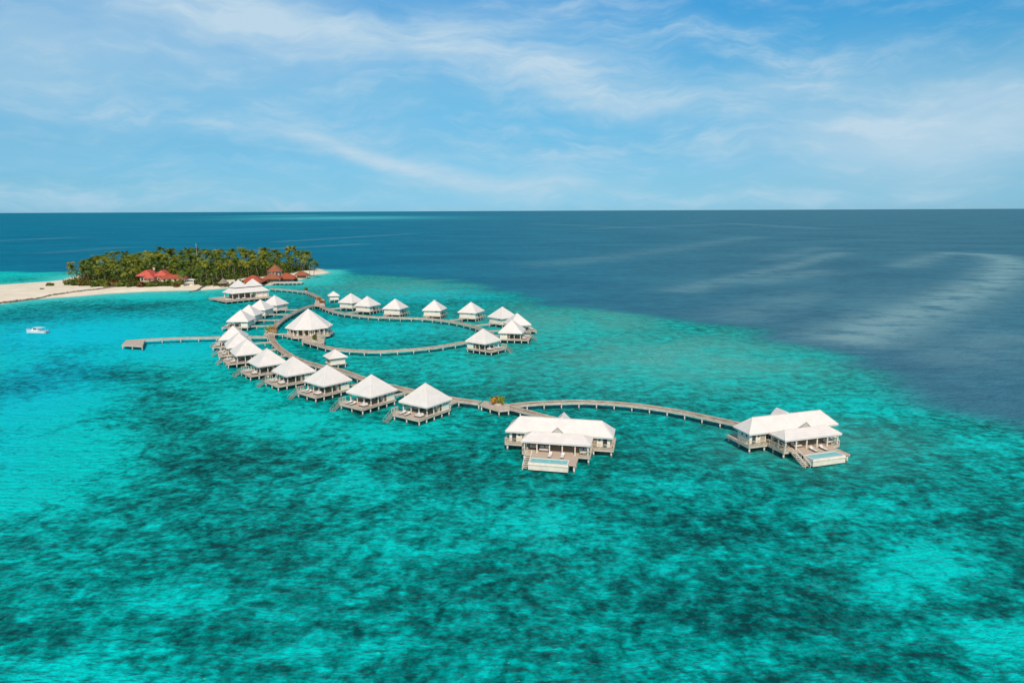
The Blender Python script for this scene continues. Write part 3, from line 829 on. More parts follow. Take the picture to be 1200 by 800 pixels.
    for x, y in ((3.7, -3.75), (3.7, -1.25), (3.7, 1.25), (3.7, 3.75), (1.4, -3.75), (1.4, 3.75)):
        MB().box(x - 0.09, x + 0.09, y - 0.09, y + 0.09, DECK + 0.003, 4.62).build('post', M['post'], root)
    pl = MB()
    for y in (-3.75, 3.75): pl.box(-0.34, 3.61, y - 0.08, y + 0.08, 4.15, 4.4)
    pl.box(3.62, 3.78, -3.66, 3.66, 4.15, 4.4)
    pl.build('roof_beam', M['post'], root)
    # landing and stairs into the water on side s
    y0, y1 = sorted((s * 4.203, s * 5.3))
    MB().box(4.0, 6.2, y0, y1, DECK - 0.12, DECK - 0.002).build('landing', M['deck'], root)
    st = MB()
    n = 9
    for i in range(n):
        x = 6.35 + i * 0.31; z = DECK - 0.16 - i * 0.2
        st.box(x - 0.16, x + 0.16, y0 + 0.06, y1 - 0.06, z - 0.05, z)
    for y in (y0 + 0.03, y1 - 0.03): st.bar((6.203, y, DECK - 0.2), (9.0, y, DECK - 2.0), 0.055, 0.2)
    st = st.build('stair', M['grey_timber'], root)
    hr = MB()
    for y in (y0 + 0.03, y1 - 0.03):
        hr.bar((6.15, y, DECK + 0.85), (8.9, y, DECK - 0.95), 0.06)
        for k in (0, 0.33, 0.66, 1.0):
            x = 6.2 + 2.65 * k; z = DECK - 1.75 * k
            hr.box(x - 0.035, x + 0.035, y - 0.034, y + 0.034, z - 0.15, z + 0.85)
    hr.build('handrail', M['grey_timber'], st)
    rl = MB()
    yy = y0 if s < 0 else y1
    rl.bar((4.05, yy - s * 0.05, DECK + 0.95), (6.1, yy - s * 0.05, DECK + 0.95), 0.08)
    for k in range(5): rl.box(4.05 + k * 0.5 - 0.04, 4.05 + k * 0.5 + 0.04, yy - s * 0.05 - 0.04, yy - s * 0.05 + 0.04, DECK + 0.001, DECK + 0.91)
    rl.build('railing', M['post'], root)
    # veranda balustrade on the stair side
    br = MB()
    y = s * 3.75
    br.bar((-0.3, y, DECK + 0.9), (3.6, y, DECK + 0.9), 0.08)
    for k in range(9): br.box(-0.1 + k * 0.44, -0.05 + k * 0.44, y - 0.03, y + 0.03, DECK + 0.004, DECK + 0.86)
    br.build('balustrade', M['post'], root)
    return root

ORD = ['first', 'second', 'third', 'fourth', 'fifth', 'sixth', 'seventh', 'eighth', 'ninth']
LEFT = [((498.3, 448.7), -125.5), ((435, 438.7), -127), ((383.3, 427.5), -130.5), ((343.3, 417.5), -137), ((312.5, 408), -141), ((288.5, 397), -148), ((279.5, 389.5), -155), ((273, 381.5), -165)]
BACK = [((282, 363), 180), ((291.7, 357), 176), ((305, 351), 172), ((321.7, 346), 160)]
RIGHT = [((411, 343.6), 62), ((430.3, 347), 66), ((463, 350), 74), ((509, 351.5), 78), ((552, 353.8), 68), ((588.7, 359.4), 44), ((606, 366.8), 17), ((600, 374.7), -9), ((566, 385), -36)]
protoA, protoB = make_villa(-1), make_villa(1)
used = {id(protoA): False, id(protoB): False}
def nearest(p, pts):
    q = catmull(pts, 1.0)
    return min(q, key=lambda c: np.hypot(c[0] - p[0], c[1] - p[1]))
def place_villa(proto, apex, ang, label, group, walk, gl, furn):
    o = proto if not used[id(proto)] else copy_tree(proto)
    used[id(proto)] = True
    c = at(apex[0], apex[1], H_APEX)
    o.location = (c.x, c.y, 0); o.rotation_euler = (0, 0, R(ang))
    tag(o, label, 'villa', group)
    ca, sa = math.cos(R(ang)), math.sin(R(ang))
    T = lambda x, y: (c.x + ca * x - sa * y, c.y + sa * x + ca * y)
    if furn:
        s = -1 if proto is protoA else 1
        for y, w in ((-s * -1.9, 'nearer its stair'), (-s * -0.55, 'beside the other near its stair')) if False else ((s * 2.2, 'nearer the water stair'), (s * 0.7, 'farther from the water stair')):
            x, yy = T(5.6, y)
            lounger((x, yy, DECK + 0.002), R(ang) + math.pi, f'cream sun lounger of {furn}, {w}')
        x, yy = T(5.0, -s * 2.5)
        daybed((x, yy, DECK + 0.002), R(ang) + math.pi / 2, f'cream daybed at open deck corner of {furn}')
        x, yy = T(1.0, s * 1.6)
        daybed((x, yy, DECK + 0.002), R(ang) + math.pi / 2, f'cream daybed under veranda roof of {furn}')
    # gangway from the back of the villa to the walkway
    b = np.array(T(-4.25, 0.9)); e = nearest(b, walk)
    d = e - b; L = np.linalg.norm(d)
    if L > 2.2:
        e = b + d * (L - 1.0) / L; L = L - 1.0
        g = empty('gangway', (b[0], b[1], 0), math.atan2(d[1], d[0]), label=gl, cat='gangway', group='short gangways to the villas')
        MB().box(0, L, -0.6, 0.6, DECK - 0.11, DECK - 0.012).build('planking', M['deckx'], g)
        bm = MB()
        for y in (-0.52, 0.52): bm.box(0.02, L - 0.02, y - 0.06, y + 0.06, DECK - 0.36, DECK - 0.113)
        bm.build('edge_beam', M['beam'], g)
        for k in range(max(1, int(L / 3.5))):
            x = (k + 0.5) * L / max(1, int(L / 3.5))
            for y in (-0.45, 0.45): MB().cyl(x, y, -1.5, DECK - 0.115, 0.12, 7).build('pile', M['pile'], g, True)
for i, (p, a_) in enumerate(LEFT):
    nm = f'the {ORD[i]} villa of the left row'
    place_villa(protoA, p, a_, f'white water villa with lounger deck, {ORD[i]} of the left row counted from orange shrub', 'white water villas', WALK_LEFT, f'short plank gangway behind {nm}', nm)
for i, (p, a_) in enumerate(BACK):
    nm = f'the {ORD[i]} villa beyond the jetty'
    place_villa(protoA, p, a_, f'white water villa beyond the jetty, {ORD[i]} counted from the jetty towards the island', 'white water villas', WALK_LEFT, f'short plank gangway joining {nm} to the walkway', nm if i == 0 else None)
for i, (p, a_) in enumerate(RIGHT):
    nm = f'the {ORD[i]} villa of the right arc'
    place_villa(protoB, p, a_, f'white water villa on the right arc, {ORD[i]} counted from the island end', 'white water villas', WALK_RIGHT if i < 7 else WALK_RIGHT, f'short plank gangway joining {nm} to the walkway', nm if i > 5 else None)

# ------------------------------------------------------------------ two small square pavilions
def small_pavilion(apex, ang, label):
    c = at(apex[0], apex[1], 5.9)
    root = empty('small_pavilion', (c.x, c.y, 0), R(ang), label=label, cat='pavilion', group='small square pavilions')
    h = 3.0
    r = MB().roof([(-h, -h, 3.7), (h, -h, 3.7), (h, h, 3.7), (-h, h, 3.7)], [(0, 0, 5.9)], 0.12).build('roof', M['roof'], root)
    cap = MB()
    for x, y in ((-1, -1), (1, -1), (1, 1), (-1, 1)): cap.bar((x * h, y * h, 3.72), (0, 0, 5.9), 0.16, 0.08)
    cap.build('hip_cap', M['roof'], r)
    w = 2.3
    wl = MB()
    wl.box(-w, w, -w, -w + .1, 1.78, 3.95); wl.box(-w, w, w - .1, w, 1.78, 3.95); wl.box(-w, -w + .1, -w + .103, w - .103, 1.78, 3.95); wl.box(w - .1, w, -w + .103, w - .103, 1.78, 3.95)
    wl.build('wall', M['wall'], root)
    MB().box(-w - .045, -w - .004, -0.5, 0.5, 1.8, 3.6).build('door', M['tan'], root)
    wn = MB().box(-0.9, 0.9, -w - .04, -w - .004, 2.7, 3.5).build('window', M['roof_edge'], root)
    MB().box(-0.8, 0.8, -w - .06, -w - .042, 2.78, 3.42).build('shutter', M['wall'], wn)
    MB().box(-2.6, 2.6, -2.6, 2.6, 1.5, 1.776).build('floor_deck', M['beam'], root)
    for x in (-2.3, 0, 2.3):
        for y in (-2.3, 0, 2.3):
            MB().cyl(x, y, -1.5, 1.496, 0.14, 8).build('pile', M['pile'], root, True)
small_pavilion((392.5, 409.3), 32, 'small square white hut on stilts beside the walkway in front of the lagoon')
small_pavilion((390.7, 341.3), 20, 'small square white hut on stilts at the island end of the right arc')

# ------------------------------------------------------------------ large pool bungalows
def make_bungalow():
    """Local x along the front (0..21.8), y towards the back, front eave of the long wing at y = 0."""
    root = empty('pool_bungalow')
    L, D, e = 21.8, 5.4, 4.1
    ridge = 6.6
    main = MB()
    A = [(0, 0, e), (L, 0, e), (L, D, e), (0, D, e)]
    r1, r2 = (2.6, D / 2, ridge), (L - 2.6, D / 2, ridge)
    t_ = 0.13
    vs = A + [r1, r2] + [(p[0], p[1], p[2] - t_) for p in A] + [(r1[0], r1[1], ridge - .2), (r2[0], r2[1], ridge - .2)]
    main.add(vs, [(0, 1, 5, 4), (1, 2, 5), (2, 3, 4, 5), (3, 0, 4), (7, 6, 10, 11), (8, 7, 11), (9, 8, 11, 10), (6, 9, 10), (6, 7, 1, 0), (7, 8, 2, 1), (8, 9, 3, 2), (9, 6, 0, 3)])
    mr = main.build('main_roof', M['roof'], root)
    cap = MB()
    cap.bar(r1, r2, 0.24, 0.1)
    for p, q in ((A[0], r1), (A[3], r1), (A[1], r2), (A[2], r2)): cap.bar((p[0], p[1], p[2] + .03), q, 0.2, 0.09)
    cap.build('hip_cap', M['roof'], mr)
    # middle block
    cx, hw, yf, yr, zr, yk = 11.1, 6.8, -5.25, -2.8, 5.28, -0.35
    e2 = e - .02
    ring = [(cx - hw, yf, e2), (cx + hw, yf, e2), (cx + hw, yk, e2), (cx - hw, yk, e2)]
    rg = [(cx - hw + 1.75, yr, zr), (cx + hw - 1.75, yr, zr)]
    R2 = [(p[0], p[1], p[2] - .13) for p in ring]
    mo = MB().add(ring + rg + R2, [(0, 1, 5, 4), (1, 2, 5), (2, 3, 4, 5), (3, 0, 4), (0, 6, 7, 1), (1, 7, 8, 2), (2, 8, 9, 3), (3, 9, 6, 0), (9, 8, 7, 6)]).build('veranda_roof', M['roof'], root)
    cap = MB()
    cap.bar(rg[0], rg[1], .22, .09)
    for p, q in ((ring[0], rg[0]), (ring[3], rg[0]), (ring[1], rg[1]), (ring[2], rg[1])): cap.bar((p[0], p[1], p[2] + .03), q, 0.18, 0.08)
    cap.build('hip_cap', M['roof'], mo)
    g0, g1, gz, gy = 1.35, 5.1, 6.5, yr + .15
    gb = MB().add([(cx - g0 - .15, gy - .2, g1), (cx + g0 + .15, gy - .2, g1), (cx, gy - .2, gz), (cx - 1.1, -1.5, 4.2), (cx + 1.1, -1.5, 4.2), (cx, -.7, 4.7)], [(0, 2, 5, 3), (2, 1, 4, 5)]).build('front_gablet', M['roof'], root)
    MB().add([(cx - g0 + .06, gy, g1 - .1), (cx + g0 - .06, gy, g1 - .1), (cx, gy, gz - .16)], [(0, 1, 2)]).build('louvre', M['gable'], gb)
    g0, g1, gz, gy0, gy1 = 1.25, 5.6, 6.95, 2.95, 6.0
    gb = MB().add([(cx - g0 - .15, gy0 - .2, g1), (cx + g0 + .15, gy0 - .2, g1), (cx, gy0 - .2, gz), (cx - g0 - .15, gy1 + .2, g1), (cx + g0 + .15, gy1 + .2, g1), (cx, gy1 + .2, gz)], [(0, 2, 5, 3), (2, 1, 4, 5), (0, 1, 2)]).build('rear_gablet', M['roof'], root)
    MB().add([(cx - g0 + .1, gy1, g1 - .3), (cx + g0 - .1, gy1, g1 - .3), (cx, gy1, gz - .2)], [(2, 1, 0)]).build('louvre', M['gable'], gb)
    fa = MB()
    fa.box(cx - hw + .05, cx + hw - .05, yf + .05, yf + .11, e - .36, e - .155)
    for x in (cx - hw + .05, cx + hw - .11): fa.box(x, x + .06, yf + .113, yk - .05, e - .36, e - .155)
    fa.box(0.05, L - .05, 0.05, 0.11, e - .34, e - .14)
    fa.box(L - .11, L - .05, 0.113, D - .1, e - .34, e - .14); fa.box(0.05, 0.11, 0.113, D - .1, e - .34, e - .14)
    fa.build('fascia', M['roof_edge'], root)
    z0 = DECK + .004
    # end rooms
    for xa, xb in ((0.7, 4.6), (L - 4.6, L - 0.7)):
        wl = MB()
        wl.box(xa, xb, 0.75, 0.87, z0, 4.5); wl.box(xa, xb, D - .87, D - .75, z0, 4.5)
        wl.box(xa, xa + .12, 0.873, D - .873, z0, 4.5); wl.box(xb - .12, xb, .873, D - .873, z0, 4.5)
        wl.build('wall', M['wall'], root)
        side = xa if xa < 5 else xb
        out_ = -1 if xa < 5 else 1
        for q in (1.7, 3.1):
            w_ = MB().box(min(side + out_ * .004, side + out_ * .04), max(side + out_ * .004, side + out_ * .04), q - .3, q + .3, DECK + 1.2, DECK + 2.1).build('window', M['roof_edge'], root)
            MB().box(min(side + out_ * .042, side + out_ * .06), max(side + out_ * .042, side + out_ * .06), q - .22, q + .22, DECK + 1.28, DECK + 2.02).build('pane', M['glass'], w_)
        for k, (q, ww, hh, zz, mat) in enumerate(((1.0, .42, 2.05, 1.03, 'glass'), (2.1, .2, .4, 1.5, 'glass'), (3.1, .5, 2.05, 1.03, 'tan'))):
            x = (xa + q) if xa < 5 else (xb - q)
            w_ = MB().box(x - ww - .07, x + ww + .07, .705, .746, DECK + .006 + max(0, zz - hh / 2 - .07), DECK + zz + hh / 2 + .07).build('door' if hh > 1 else 'window', M['roof_edge'], root)
            MB().box(x - ww, x + ww, .684, .702, DECK + .05 + max(0, zz - hh / 2 - .03), DECK + zz + hh / 2).build('pane', M[mat], w_)
    # long back wall of the middle veranda with wide dark doorway
    bk = MB().box(4.72, 8.9, 2.2, 2.32, z0, 5.0); bk.box(13.5, L - 4.72, 2.2, 2.32, z0, 5.0); bk.box(8.903, 13.497, 2.2, 2.32, DECK + 2.3, 5.0)
    bk.build('inner_wall', M['tan'], root)
    MB().box(8.95, 13.45, 3.6, 3.7, z0, 4.8).build('partition', M['brown'], root)
    gl = MB()
    for x in (5.3, 6.5, 7.7, 14.2, 15.4, 16.6): gl.box(x, x + .85, 2.16, 2.196, DECK + .15, DECK + 2.2)
    gl.build('glass_door', M['glass'], root)
    MB().box(4.75, L - 4.75, 7.0, 7.12, z0, 4.6).build('rear_wall', M['wall'], root)
    # decks
    dk = MB().box(-0.1, L + .1, -0.25, 7.4, DECK - .14, DECK); dk.box(cx - hw + .1, cx + hw - .1, -5.0, -0.253, DECK - .14, DECK)
    fx0, fx1, fy = 6.5, 15.6, -10.4
    dk.box(fx0 + 7.75, fx1, fy + .3, -5.003, DECK - .14, DECK); dk.box(fx0 + .2, fx0 + 7.747, -7.7, -5.003, DECK - .14, DECK)
    dk.build('deck', M['deck'], root)
    bm = MB()
    bm.box(-0.05, cx - hw, -.2, -.06, DECK - .5, DECK - .143); bm.box(cx + hw, L + .05, -.2, -.06, DECK - .5, DECK - .143)
    bm.box(cx - hw + .15, cx + hw - .15, -4.95, -4.8, DECK - .5, DECK - .143)
    for x in (cx - hw + .2, cx + hw - .2): bm.box(x - .07, x + .07, -4.79, -.21, DECK - .5, DECK - .143)
    for x in (-.02, L + .02): bm.box(x - .07, x + .07, -.05, 7.3, DECK - .5, DECK - .143)
    bm.box(fx1 - .2, fx1 - .05, fy + .4, -5.01, DECK - .5, DECK - .143)
    bm.build('deck_beam', M['beam'], root)
    # pool
    pb = MB()
    px0, px1, py0, py1 = fx0 + .2, fx0 + 7.7, fy, -7.72
    pb.box(px0, px1, py0, py0 + .25, .35, DECK + .1); pb.box(px0, px1, py1 - .2, py1, .35, DECK + .1)
    pb.box(px0, px0 + .25, py0 + .253, py1 - .203, .35, DECK + .1); pb.box(px1 - .25, px1, py0 + .253, py1 - .203, .35, DECK + .1)
    pb.box(px0 + .253, px1 - .253, py0 + .253, py1 - .203, .35, .6)
    pb.box(px0 - .12, px1 + .12, py0 - .12, py0 - .003, DECK - .35, DECK - .18)
    po = pb.build('pool_basin', M['pool'], root)
    MB().box(px0 + .256, px1 - .256, py0 + .256, py1 - .206, .61, DECK + .03).build('pool_surface', M['pool_water'], po)
    # piles
    pts = [(x, y) for x in (0.4, 3.9, L - 3.9, L - .4) for y in (.2, 3.6, 7.0)] + [(x, y) for x in (7.0, 10.4, 14.2) for y in (3.6, 7.0)]
    pts += [(x, y) for x in (cx - hw + .5, cx - 2.2, cx + 2.2, cx + hw - .5) for y in (-4.5, -1.5)] + [(fx0 + .6, -9.6), (fx0 + 3.8, -9.6), (fx0 + 7.2, -9.6), (fx1 - .35, fy + .7), (fx1 - .35, -7.2)]
    for x, y in pts:
        tz = .346 if (y < -9.3 and x < fx1 - 1) else DECK - .143
        MB().cyl(x, y, -1.5, tz, .19, 9).build('pile', M['pile'], root, True)
    # posts
    for x in np.linspace(cx - hw + .6, cx + hw - .6, 6):
        MB().box(x - .1, x + .1, -4.85, -4.65, z0, 3.98).build('post', M['post'], root)
    for x in (cx - hw + .6, cx + hw - .6):
        for y in (-2.7, -.6): MB().box(x - .1, x + .1, y - .1, y + .1, z0, 3.95).build('post', M['post'], root)
    for x in np.linspace(cx - hw + 1.3, cx + hw - 1.3, 5):
        MB().box(x - .08, x + .08, -.3, -.14, z0, 3.95).build('post', M['post'], root)
    bm2 = MB().box(cx - hw + .4, cx + hw - .4, -4.82, -4.68, 3.984, 4.12)
    bm2.build('roof_beam', M['post'], root)
    # crossed railings
    def cross(a, b_, parent):
        mb = MB()
        a, b_ = Vector(a), Vector(b_)
        n = max(1, int(round((b_ - a).length / 1.3)))
        up = Vector((0, 0, .95))
        mb.bar(a + up, b_ + up, .09); mb.bar(a + Vector((0, 0, .12)), b_ + Vector((0, 0, .12)), .07)
        for i in range(n):
            p, q = a.lerp(b_, i / n), a.lerp(b_, (i + 1) / n)
            mb.bar(p + Vector((0, 0, .15)), q + Vector((0, 0, .9)), .05); mb.bar(p + Vector((0, 0, .91)), q + Vector((0, 0, .16)), .045)
            mb.bar(p, p + Vector((0, 0, 1.0)), .1)
        mb.bar(b_, b_ + Vector((0, 0, 1.0)), .1)
        mb.build('cross_railing', M['beam'], parent)
    zz = DECK + .004
    cross((0, -.15, zz), (cx - hw + .3, -.15, zz), root); cross((cx + hw - .3, -.15, zz), (L, -.15, zz), root)
    cross((cx - hw + .2, -4.9, zz), (fx0 - .9, -4.9, zz), root); cross((fx1 + .2, -4.9, zz), (cx + hw - .2, -4.9, zz), root)
    cross((cx + hw - .2, -4.8, zz), (cx + hw - .2, -.5, zz), root); cross((cx - hw + .2, -4.8, zz), (cx - hw + .2, -.5, zz), root)
    cross((L, 0, zz), (L, 3, zz), root); cross((0, 0, zz), (0, 3, zz), root)
    # stair at the left of the pool
    st = MB()
    for i in range(9):
        y = -6.2 - i * .42; z = DECK - .1 - i * .2
        st.box(fx0 - .95, fx0 + .05, y - .2, y + .2, z - .06, z)
    for x in (fx0 - 1.0, fx0 + .1): st.bar((x, -5.9, DECK - .12), (x, -10.0, DECK - 2.0), .07, .28)
    st = st.build('stair', M['beam'], root)
    hr = MB()
    for x in (fx0 - 1.0, fx0 + .1):
        hr.bar((x, -5.9, DECK + .85), (x, -9.9, DECK - 1.0), .09)
        for k in (0, .33, .66, 1.0): hr.bar((x, -5.95 - 3.9 * k, DECK - .2 - 1.8 * k), (x, -5.95 - 3.9 * k, DECK + .85 - 1.8 * k), .08)
    hr.build('handrail', M['post'], st)
    MB().box(fx0 - .98, fx0 + .197, -5.9, -5.003, DECK - .14, DECK - .003).build('landing', M['deck'], root)
    return root

bung = make_bungalow()
def place_bungalow(o, fl, fr, label, walk, who):
    a, b_ = at(*fl, H_EAVE), at(*fr, H_EAVE)
    ang = math.atan2(b_.y - a.y, b_.x - a.x)
    mid_ = (a + b_) / 2
    ux, uy = math.cos(ang), math.sin(ang)
    ox, oy = mid_.x - ux * 10.9, mid_.y - uy * 10.9
    o.location = (ox, oy, 0); o.rotation_euler = (0, 0, ang)
    tag(o, label, 'bungalow', 'large pool bungalows')
    T = lambda x, y: (ox + ux * x - uy * y, oy + uy * x + ux * y, DECK + .003)
    lounger(T(10.2, -6.3), ang + math.pi / 2, f'cream sun lounger beside the pool of {who}, left of the two')
    lounger(T(12.6, -6.3), ang + math.pi / 2, f'cream sun lounger beside the pool of {who}, right of the two')
    daybed(T(8.6, -3.4), ang, f'cream daybed under the roof of {who}, left end of the veranda')
    daybed(T(16.4, -3.3), ang + R(20), f'cream daybed under the roof of {who}, right end of the veranda')
    daybed(T(6.3, -2.0), ang + R(90), f'cream daybed against the left railing of {who}')
place_bungalow(bung, (593.5, 504.8), (717.5, 512.8), 'long white-roofed bungalow with front pool, centre of the picture, facing the viewer', WALK_V1, 'the middle bungalow')
place_bungalow(copy_tree(bung), (877, 509), (983.7, 496.5), 'long white-roofed bungalow with corner pool at the far right end of the walkway', WALK_V2, 'the rightmost bungalow')

# ------------------------------------------------------------------ round restaurant
c = Vector((-78.6, 261.0, 0))
root = empty('round_restaurant', c, label='white eight-sided restaurant with tall pointed roof inside the lagoon ring', cat='restaurant')
def ngon(r, n=8, off=22.5): return [(r * math.cos(R(off + 360 * k / n)), r * math.sin(R(off + 360 * k / n))) for k in range(n)]
rf = MB().roof([(x, y, 4.25) for x, y in ngon(9.0)], [(0, 0, 11.1)], 0.15).build('roof', M['roof'], root)
cap = MB()
for x, y in ngon(9.0): cap.bar((x, y, 4.28), (0, 0, 11.1), .22, .1)
cap.build('hip_cap', M['roof'], rf)
MB().prism(ngon(9.4), 1.3, DECK).build('deck', M['deck'], root)
ed = MB()
g = ngon(9.35)
for k in range(8): ed.bar((*g[k], 1.12), (*g[(k + 1) % 8], 1.12), .16, .34)
ed.build('edge_beam', M['beam'], root)
for r_ in (8.6, 5.0):
    for x, y in ngon(r_, 16 if r_ > 6 else 8, 11.25): MB().cyl(x, y, -1.5, 1.296, .2, 8).build('pile', M['pile'], root, True)
for x, y in ngon(8.0, 24, 0): MB().box(x - .11, x + .11, y - .11, y + .11, DECK + .003, 5.0).build('post', M['post'], root)
g = ngon(7.2)
for k in range(8):
    p, q = Vector((*g[k], 0)), Vector((*g[(k + 1) % 8], 0))
    for s0, s1 in ((.02, .14), (.44, .56), (.86, .98)):
        a_, b_ = p.lerp(q, s0), p.lerp(q, s1)
        MB().bar((a_.x, a_.y, 3.2), (b_.x, b_.y, 3.2), .14, 2.96).build('wall_panel', M['wall'], root)
MB().prism(ngon(6.6), DECK + .004, 4.4).build('dark_interior', M['brown'], root)
bl = MB(); g = ngon(8.1)
for k in range(8):
    if k == 5: continue
    p, q = Vector((*g[k], 0)), Vector((*g[(k + 1) % 8], 0))
    bl.bar((p.x, p.y, DECK + .95), (q.x, q.y, DECK + .95), .09)
    for s in np.linspace(.05, .95, 12):
        a_ = p.lerp(q, s); bl.bar((a_.x, a_.y, DECK + .003), (a_.x, a_.y, DECK + .92), .09)
bl.build('balustrade', M['post'], root)
d1 = empty('footbridge', (-88.5, 258.6, 0), R(8), label='short pale plank footbridge from the curved walkway to the round restaurant', cat='footbridge')
MB().box(-6.6, 1.2, -1.3, 1.3, DECK - .13, DECK - .012).build('planking', M['beam'], d1)
for x in (-5.6, -2.6, .4):
    for y in (-1.1, 1.1): MB().cyl(x, y, -1.5, DECK - .133, .15, 8).build('pile', M['pile'], d1, True)

# ------------------------------------------------------------------ arrival pavilion near the beach
fl, fr_, lb = at(264, 353, DECK), at(319, 347.6, DECK), at(257, 344.8, DECK)
ang = math.atan2(fr_.y - fl.y, fr_.x - fl.x)
root = empty('arrival_pavilion', (fl.x, fl.y, 0), ang, label='twin-peaked white pavilion on a broad dark deck by the beach', cat='pavilion')
LW, DP = (fr_ - fl).length, 21.0
MB().box(0, LW, 0, DP, DECK - .2, DECK).build('deck', M['deckx'], root)
bm = MB().box(.05, LW - .05, .05, .2, DECK - .6, DECK - .203)
bm.box(.05, .2, .203, DP - .1, DECK - .6, DECK - .203); bm.box(LW - .2, LW - .05, .203, DP - .1, DECK - .6, DECK - .203)
bm.build('edge_beam', M['beam'], root)
for x in np.linspace(.6, LW - .6, 9):
    for y in (.6, DP * .5, DP - .6): MB().cyl(x, y, -1.5, DECK - .203, .22, 8).build('pile', M['pile'], root, True)
rx0, rx1, ry0, ry1 = 5.2, 26.8, 3.4, 15.2
ring = [(rx0, ry0, 4.9), (rx1, ry0, 4.9), (rx1, ry1, 4.9), (rx0, ry1, 4.9)]
inner = [(rx0 + 3.0, ry0 + 3.0, 7.2), (rx1 - 3.0, ry0 + 3.0, 7.2), (rx1 - 3.0, ry1 - 3.0, 7.2), (rx0 + 3.0, ry1 - 3.0, 7.2)]
rf = MB().roof(ring, inner, .15)
rf.add(inner, [(0, 1, 2, 3)])
rf.build('skirt_roof', M['roof'], root)
cw = MB().box(rx0 + 3.6, rx1 - 3.6, ry0 + 3.5, ry1 - 3.5, 7.203, 7.9); cw.build('clerestory', M['brown'], root)
mx_ = (rx0 + rx1) / 2
for xa, xb in ((rx0 + 2.7, mx_ - .1), (mx_ + .1, rx1 - 2.7)):
    MB().roof([(xa, ry0 + 2.6, 7.75), (xb, ry0 + 2.6, 7.75), (xb, ry1 - 2.6, 7.75), (xa, ry1 - 2.6, 7.75)], [((xa + xb) / 2, (ry0 + ry1) / 2, 11.6)], .14).build('peak_roof', M['roof'], root)
for x in np.linspace(rx0 + .8, rx1 - .8, 7):
    for y in (ry0 + .8, ry1 - .8): MB().box(x - .14, x + .14, y - .14, y + .14, DECK + .003, 5.2).build('post', M['post'], root)
wl = MB().box(rx0 + 2, rx1 - 8, ry1 - 4.0, ry1 - 3.85, DECK + .004, 5.6); wl.build('wall', M['tan'], root)
MB().box(rx1 - 7.6, rx1 - 1.2, ry0 + 1.1, ry0 + 5, DECK + .004, 4.7).build('bar_room', M['wall'], root)
for k, x in enumerate((1.2, 3.0, 7.4, 10.6)):
    q = Matrix.Rotation(ang, 4, 'Z') @ Vector((x + .5, 2.0 if k < 2 else 1.7, 0)) + fl
    daybed((q.x, q.y, DECK + .003), ang, 'cream daybed on the arrival pavilion deck, ' + ['at its left end', 'next to the one at the left end', 'in front of the roof', 'in front of the right half of the roof'][k])

# ------------------------------------------------------------------ foliage builders
def palm_crown(seed, r=4.6, n=17):
    rr = random.Random(seed); mb = MB()
    for k in range(n):
        az = 2 * math.pi * (k * 0.382 + rr.uniform(-.05, .05)); up = rr.uniform(-.35, 1.15)
        L = r * rr.uniform(.8, 1.1)
        ca, sa = math.cos(az), math.sin(az)
        prev = None; segs = 7
        h, d, el = 0.0, 0.0, up
        rows = []
        for i in range(segs + 1):
            f = i / segs
            wd = (0.20 + 0.95 * math.sin(math.pi * min(1, f * .92 + .1)) ** .7) * L / 5.0
            rows.append((d, h, wd, el))
            st = L / segs
            d += math.cos(el) * st; h += math.sin(el) * st
            el -= rr.uniform(.19, .30) * (0.6 + f)
        for i in range(segs):
            d0, h0, w0, _ = rows[i]; d1_, h1, w1, _ = rows[i + 1]
            for s in (-1, 1):
                dr = .45
                P = lambda d_, w_, h_: (ca * d_ - sa * w_, sa * d_ + ca * w_, h_)
                # two leaflets per step with slits between them
                for (fa_, fb_) in ((0.0, .42), (.5, .92)):
                    da, db = d0 + (d1_ - d0) * fa_, d0 + (d1_ - d0) * fb_
                    ha, hb = h0 + (h1 - h0) * fa_, h0 + (h1 - h0) * fb_
                    w_ = w0 + (w1 - w0) * fa_
                    tip = rr.uniform(.75, 1.15) * w_
                    mb.add([P(da, 0, ha), P(db, 0, hb), P(db + w_ * .35, s * tip, hb - tip * dr), P(da + w_ * .42, s * tip * .92, ha - tip * dr * 1.05)], [(0, 1, 2, 3)])
    return mb
def palm_trunk(h, lean, seed):
    rr = random.Random(seed); a = rr.uniform(0, 6.28); pts = []; rad = []
    for i in range(8):
        f = i / 7
        q = lean * f ** 1.6
        pts.append((math.cos(a) * q, math.sin(a) * q, -0.6 + (h + .6) * f)); rad.append(.26 - .12 * f)
    return MB().tube(pts, rad, 7), Vector(pts[-1])
def leaf_clump(seed, rx, ry, rz, n, size, hollow=.45):
    rr = random.Random(seed); mb = MB()
    lobes = [(rr.uniform(-.5, .5), rr.uniform(-.5, .5), rr.uniform(.3, .75), rr.uniform(.35, .6)) for _ in range(7)]
    for _ in range(n):
        lx, ly, lz, lr = rr.choice(lobes)
        v = Vector((rr.gauss(0, 1), rr.gauss(0, 1), rr.gauss(0, 1))).normalized() * (lr * rr.uniform(hollow, 1.05))
        p = Vector(((lx + v.x) * rx, (ly + v.y) * ry, max(.03, (lz + v.z) * rz)))
        nn = (v.normalized() + Vector((rr.uniform(-.7, .7), rr.uniform(-.7, .7), rr.uniform(-.3, .9)))).normalized()
        a = nn.orthogonal().normalized(); b_ = nn.cross(a)
        ang_ = rr.uniform(0, 6.28); a, b_ = a * math.cos(ang_) + b_ * math.sin(ang_), b_ * math.cos(ang_) - a * math.sin(ang_)
        s = size * rr.uniform(.6, 1.3)
        mb.add([p - a * s * .5, p + b_ * s * .28, p + a * s * .6, p - b_ * s * .28], [(0, 1, 2, 3)])
    return mb

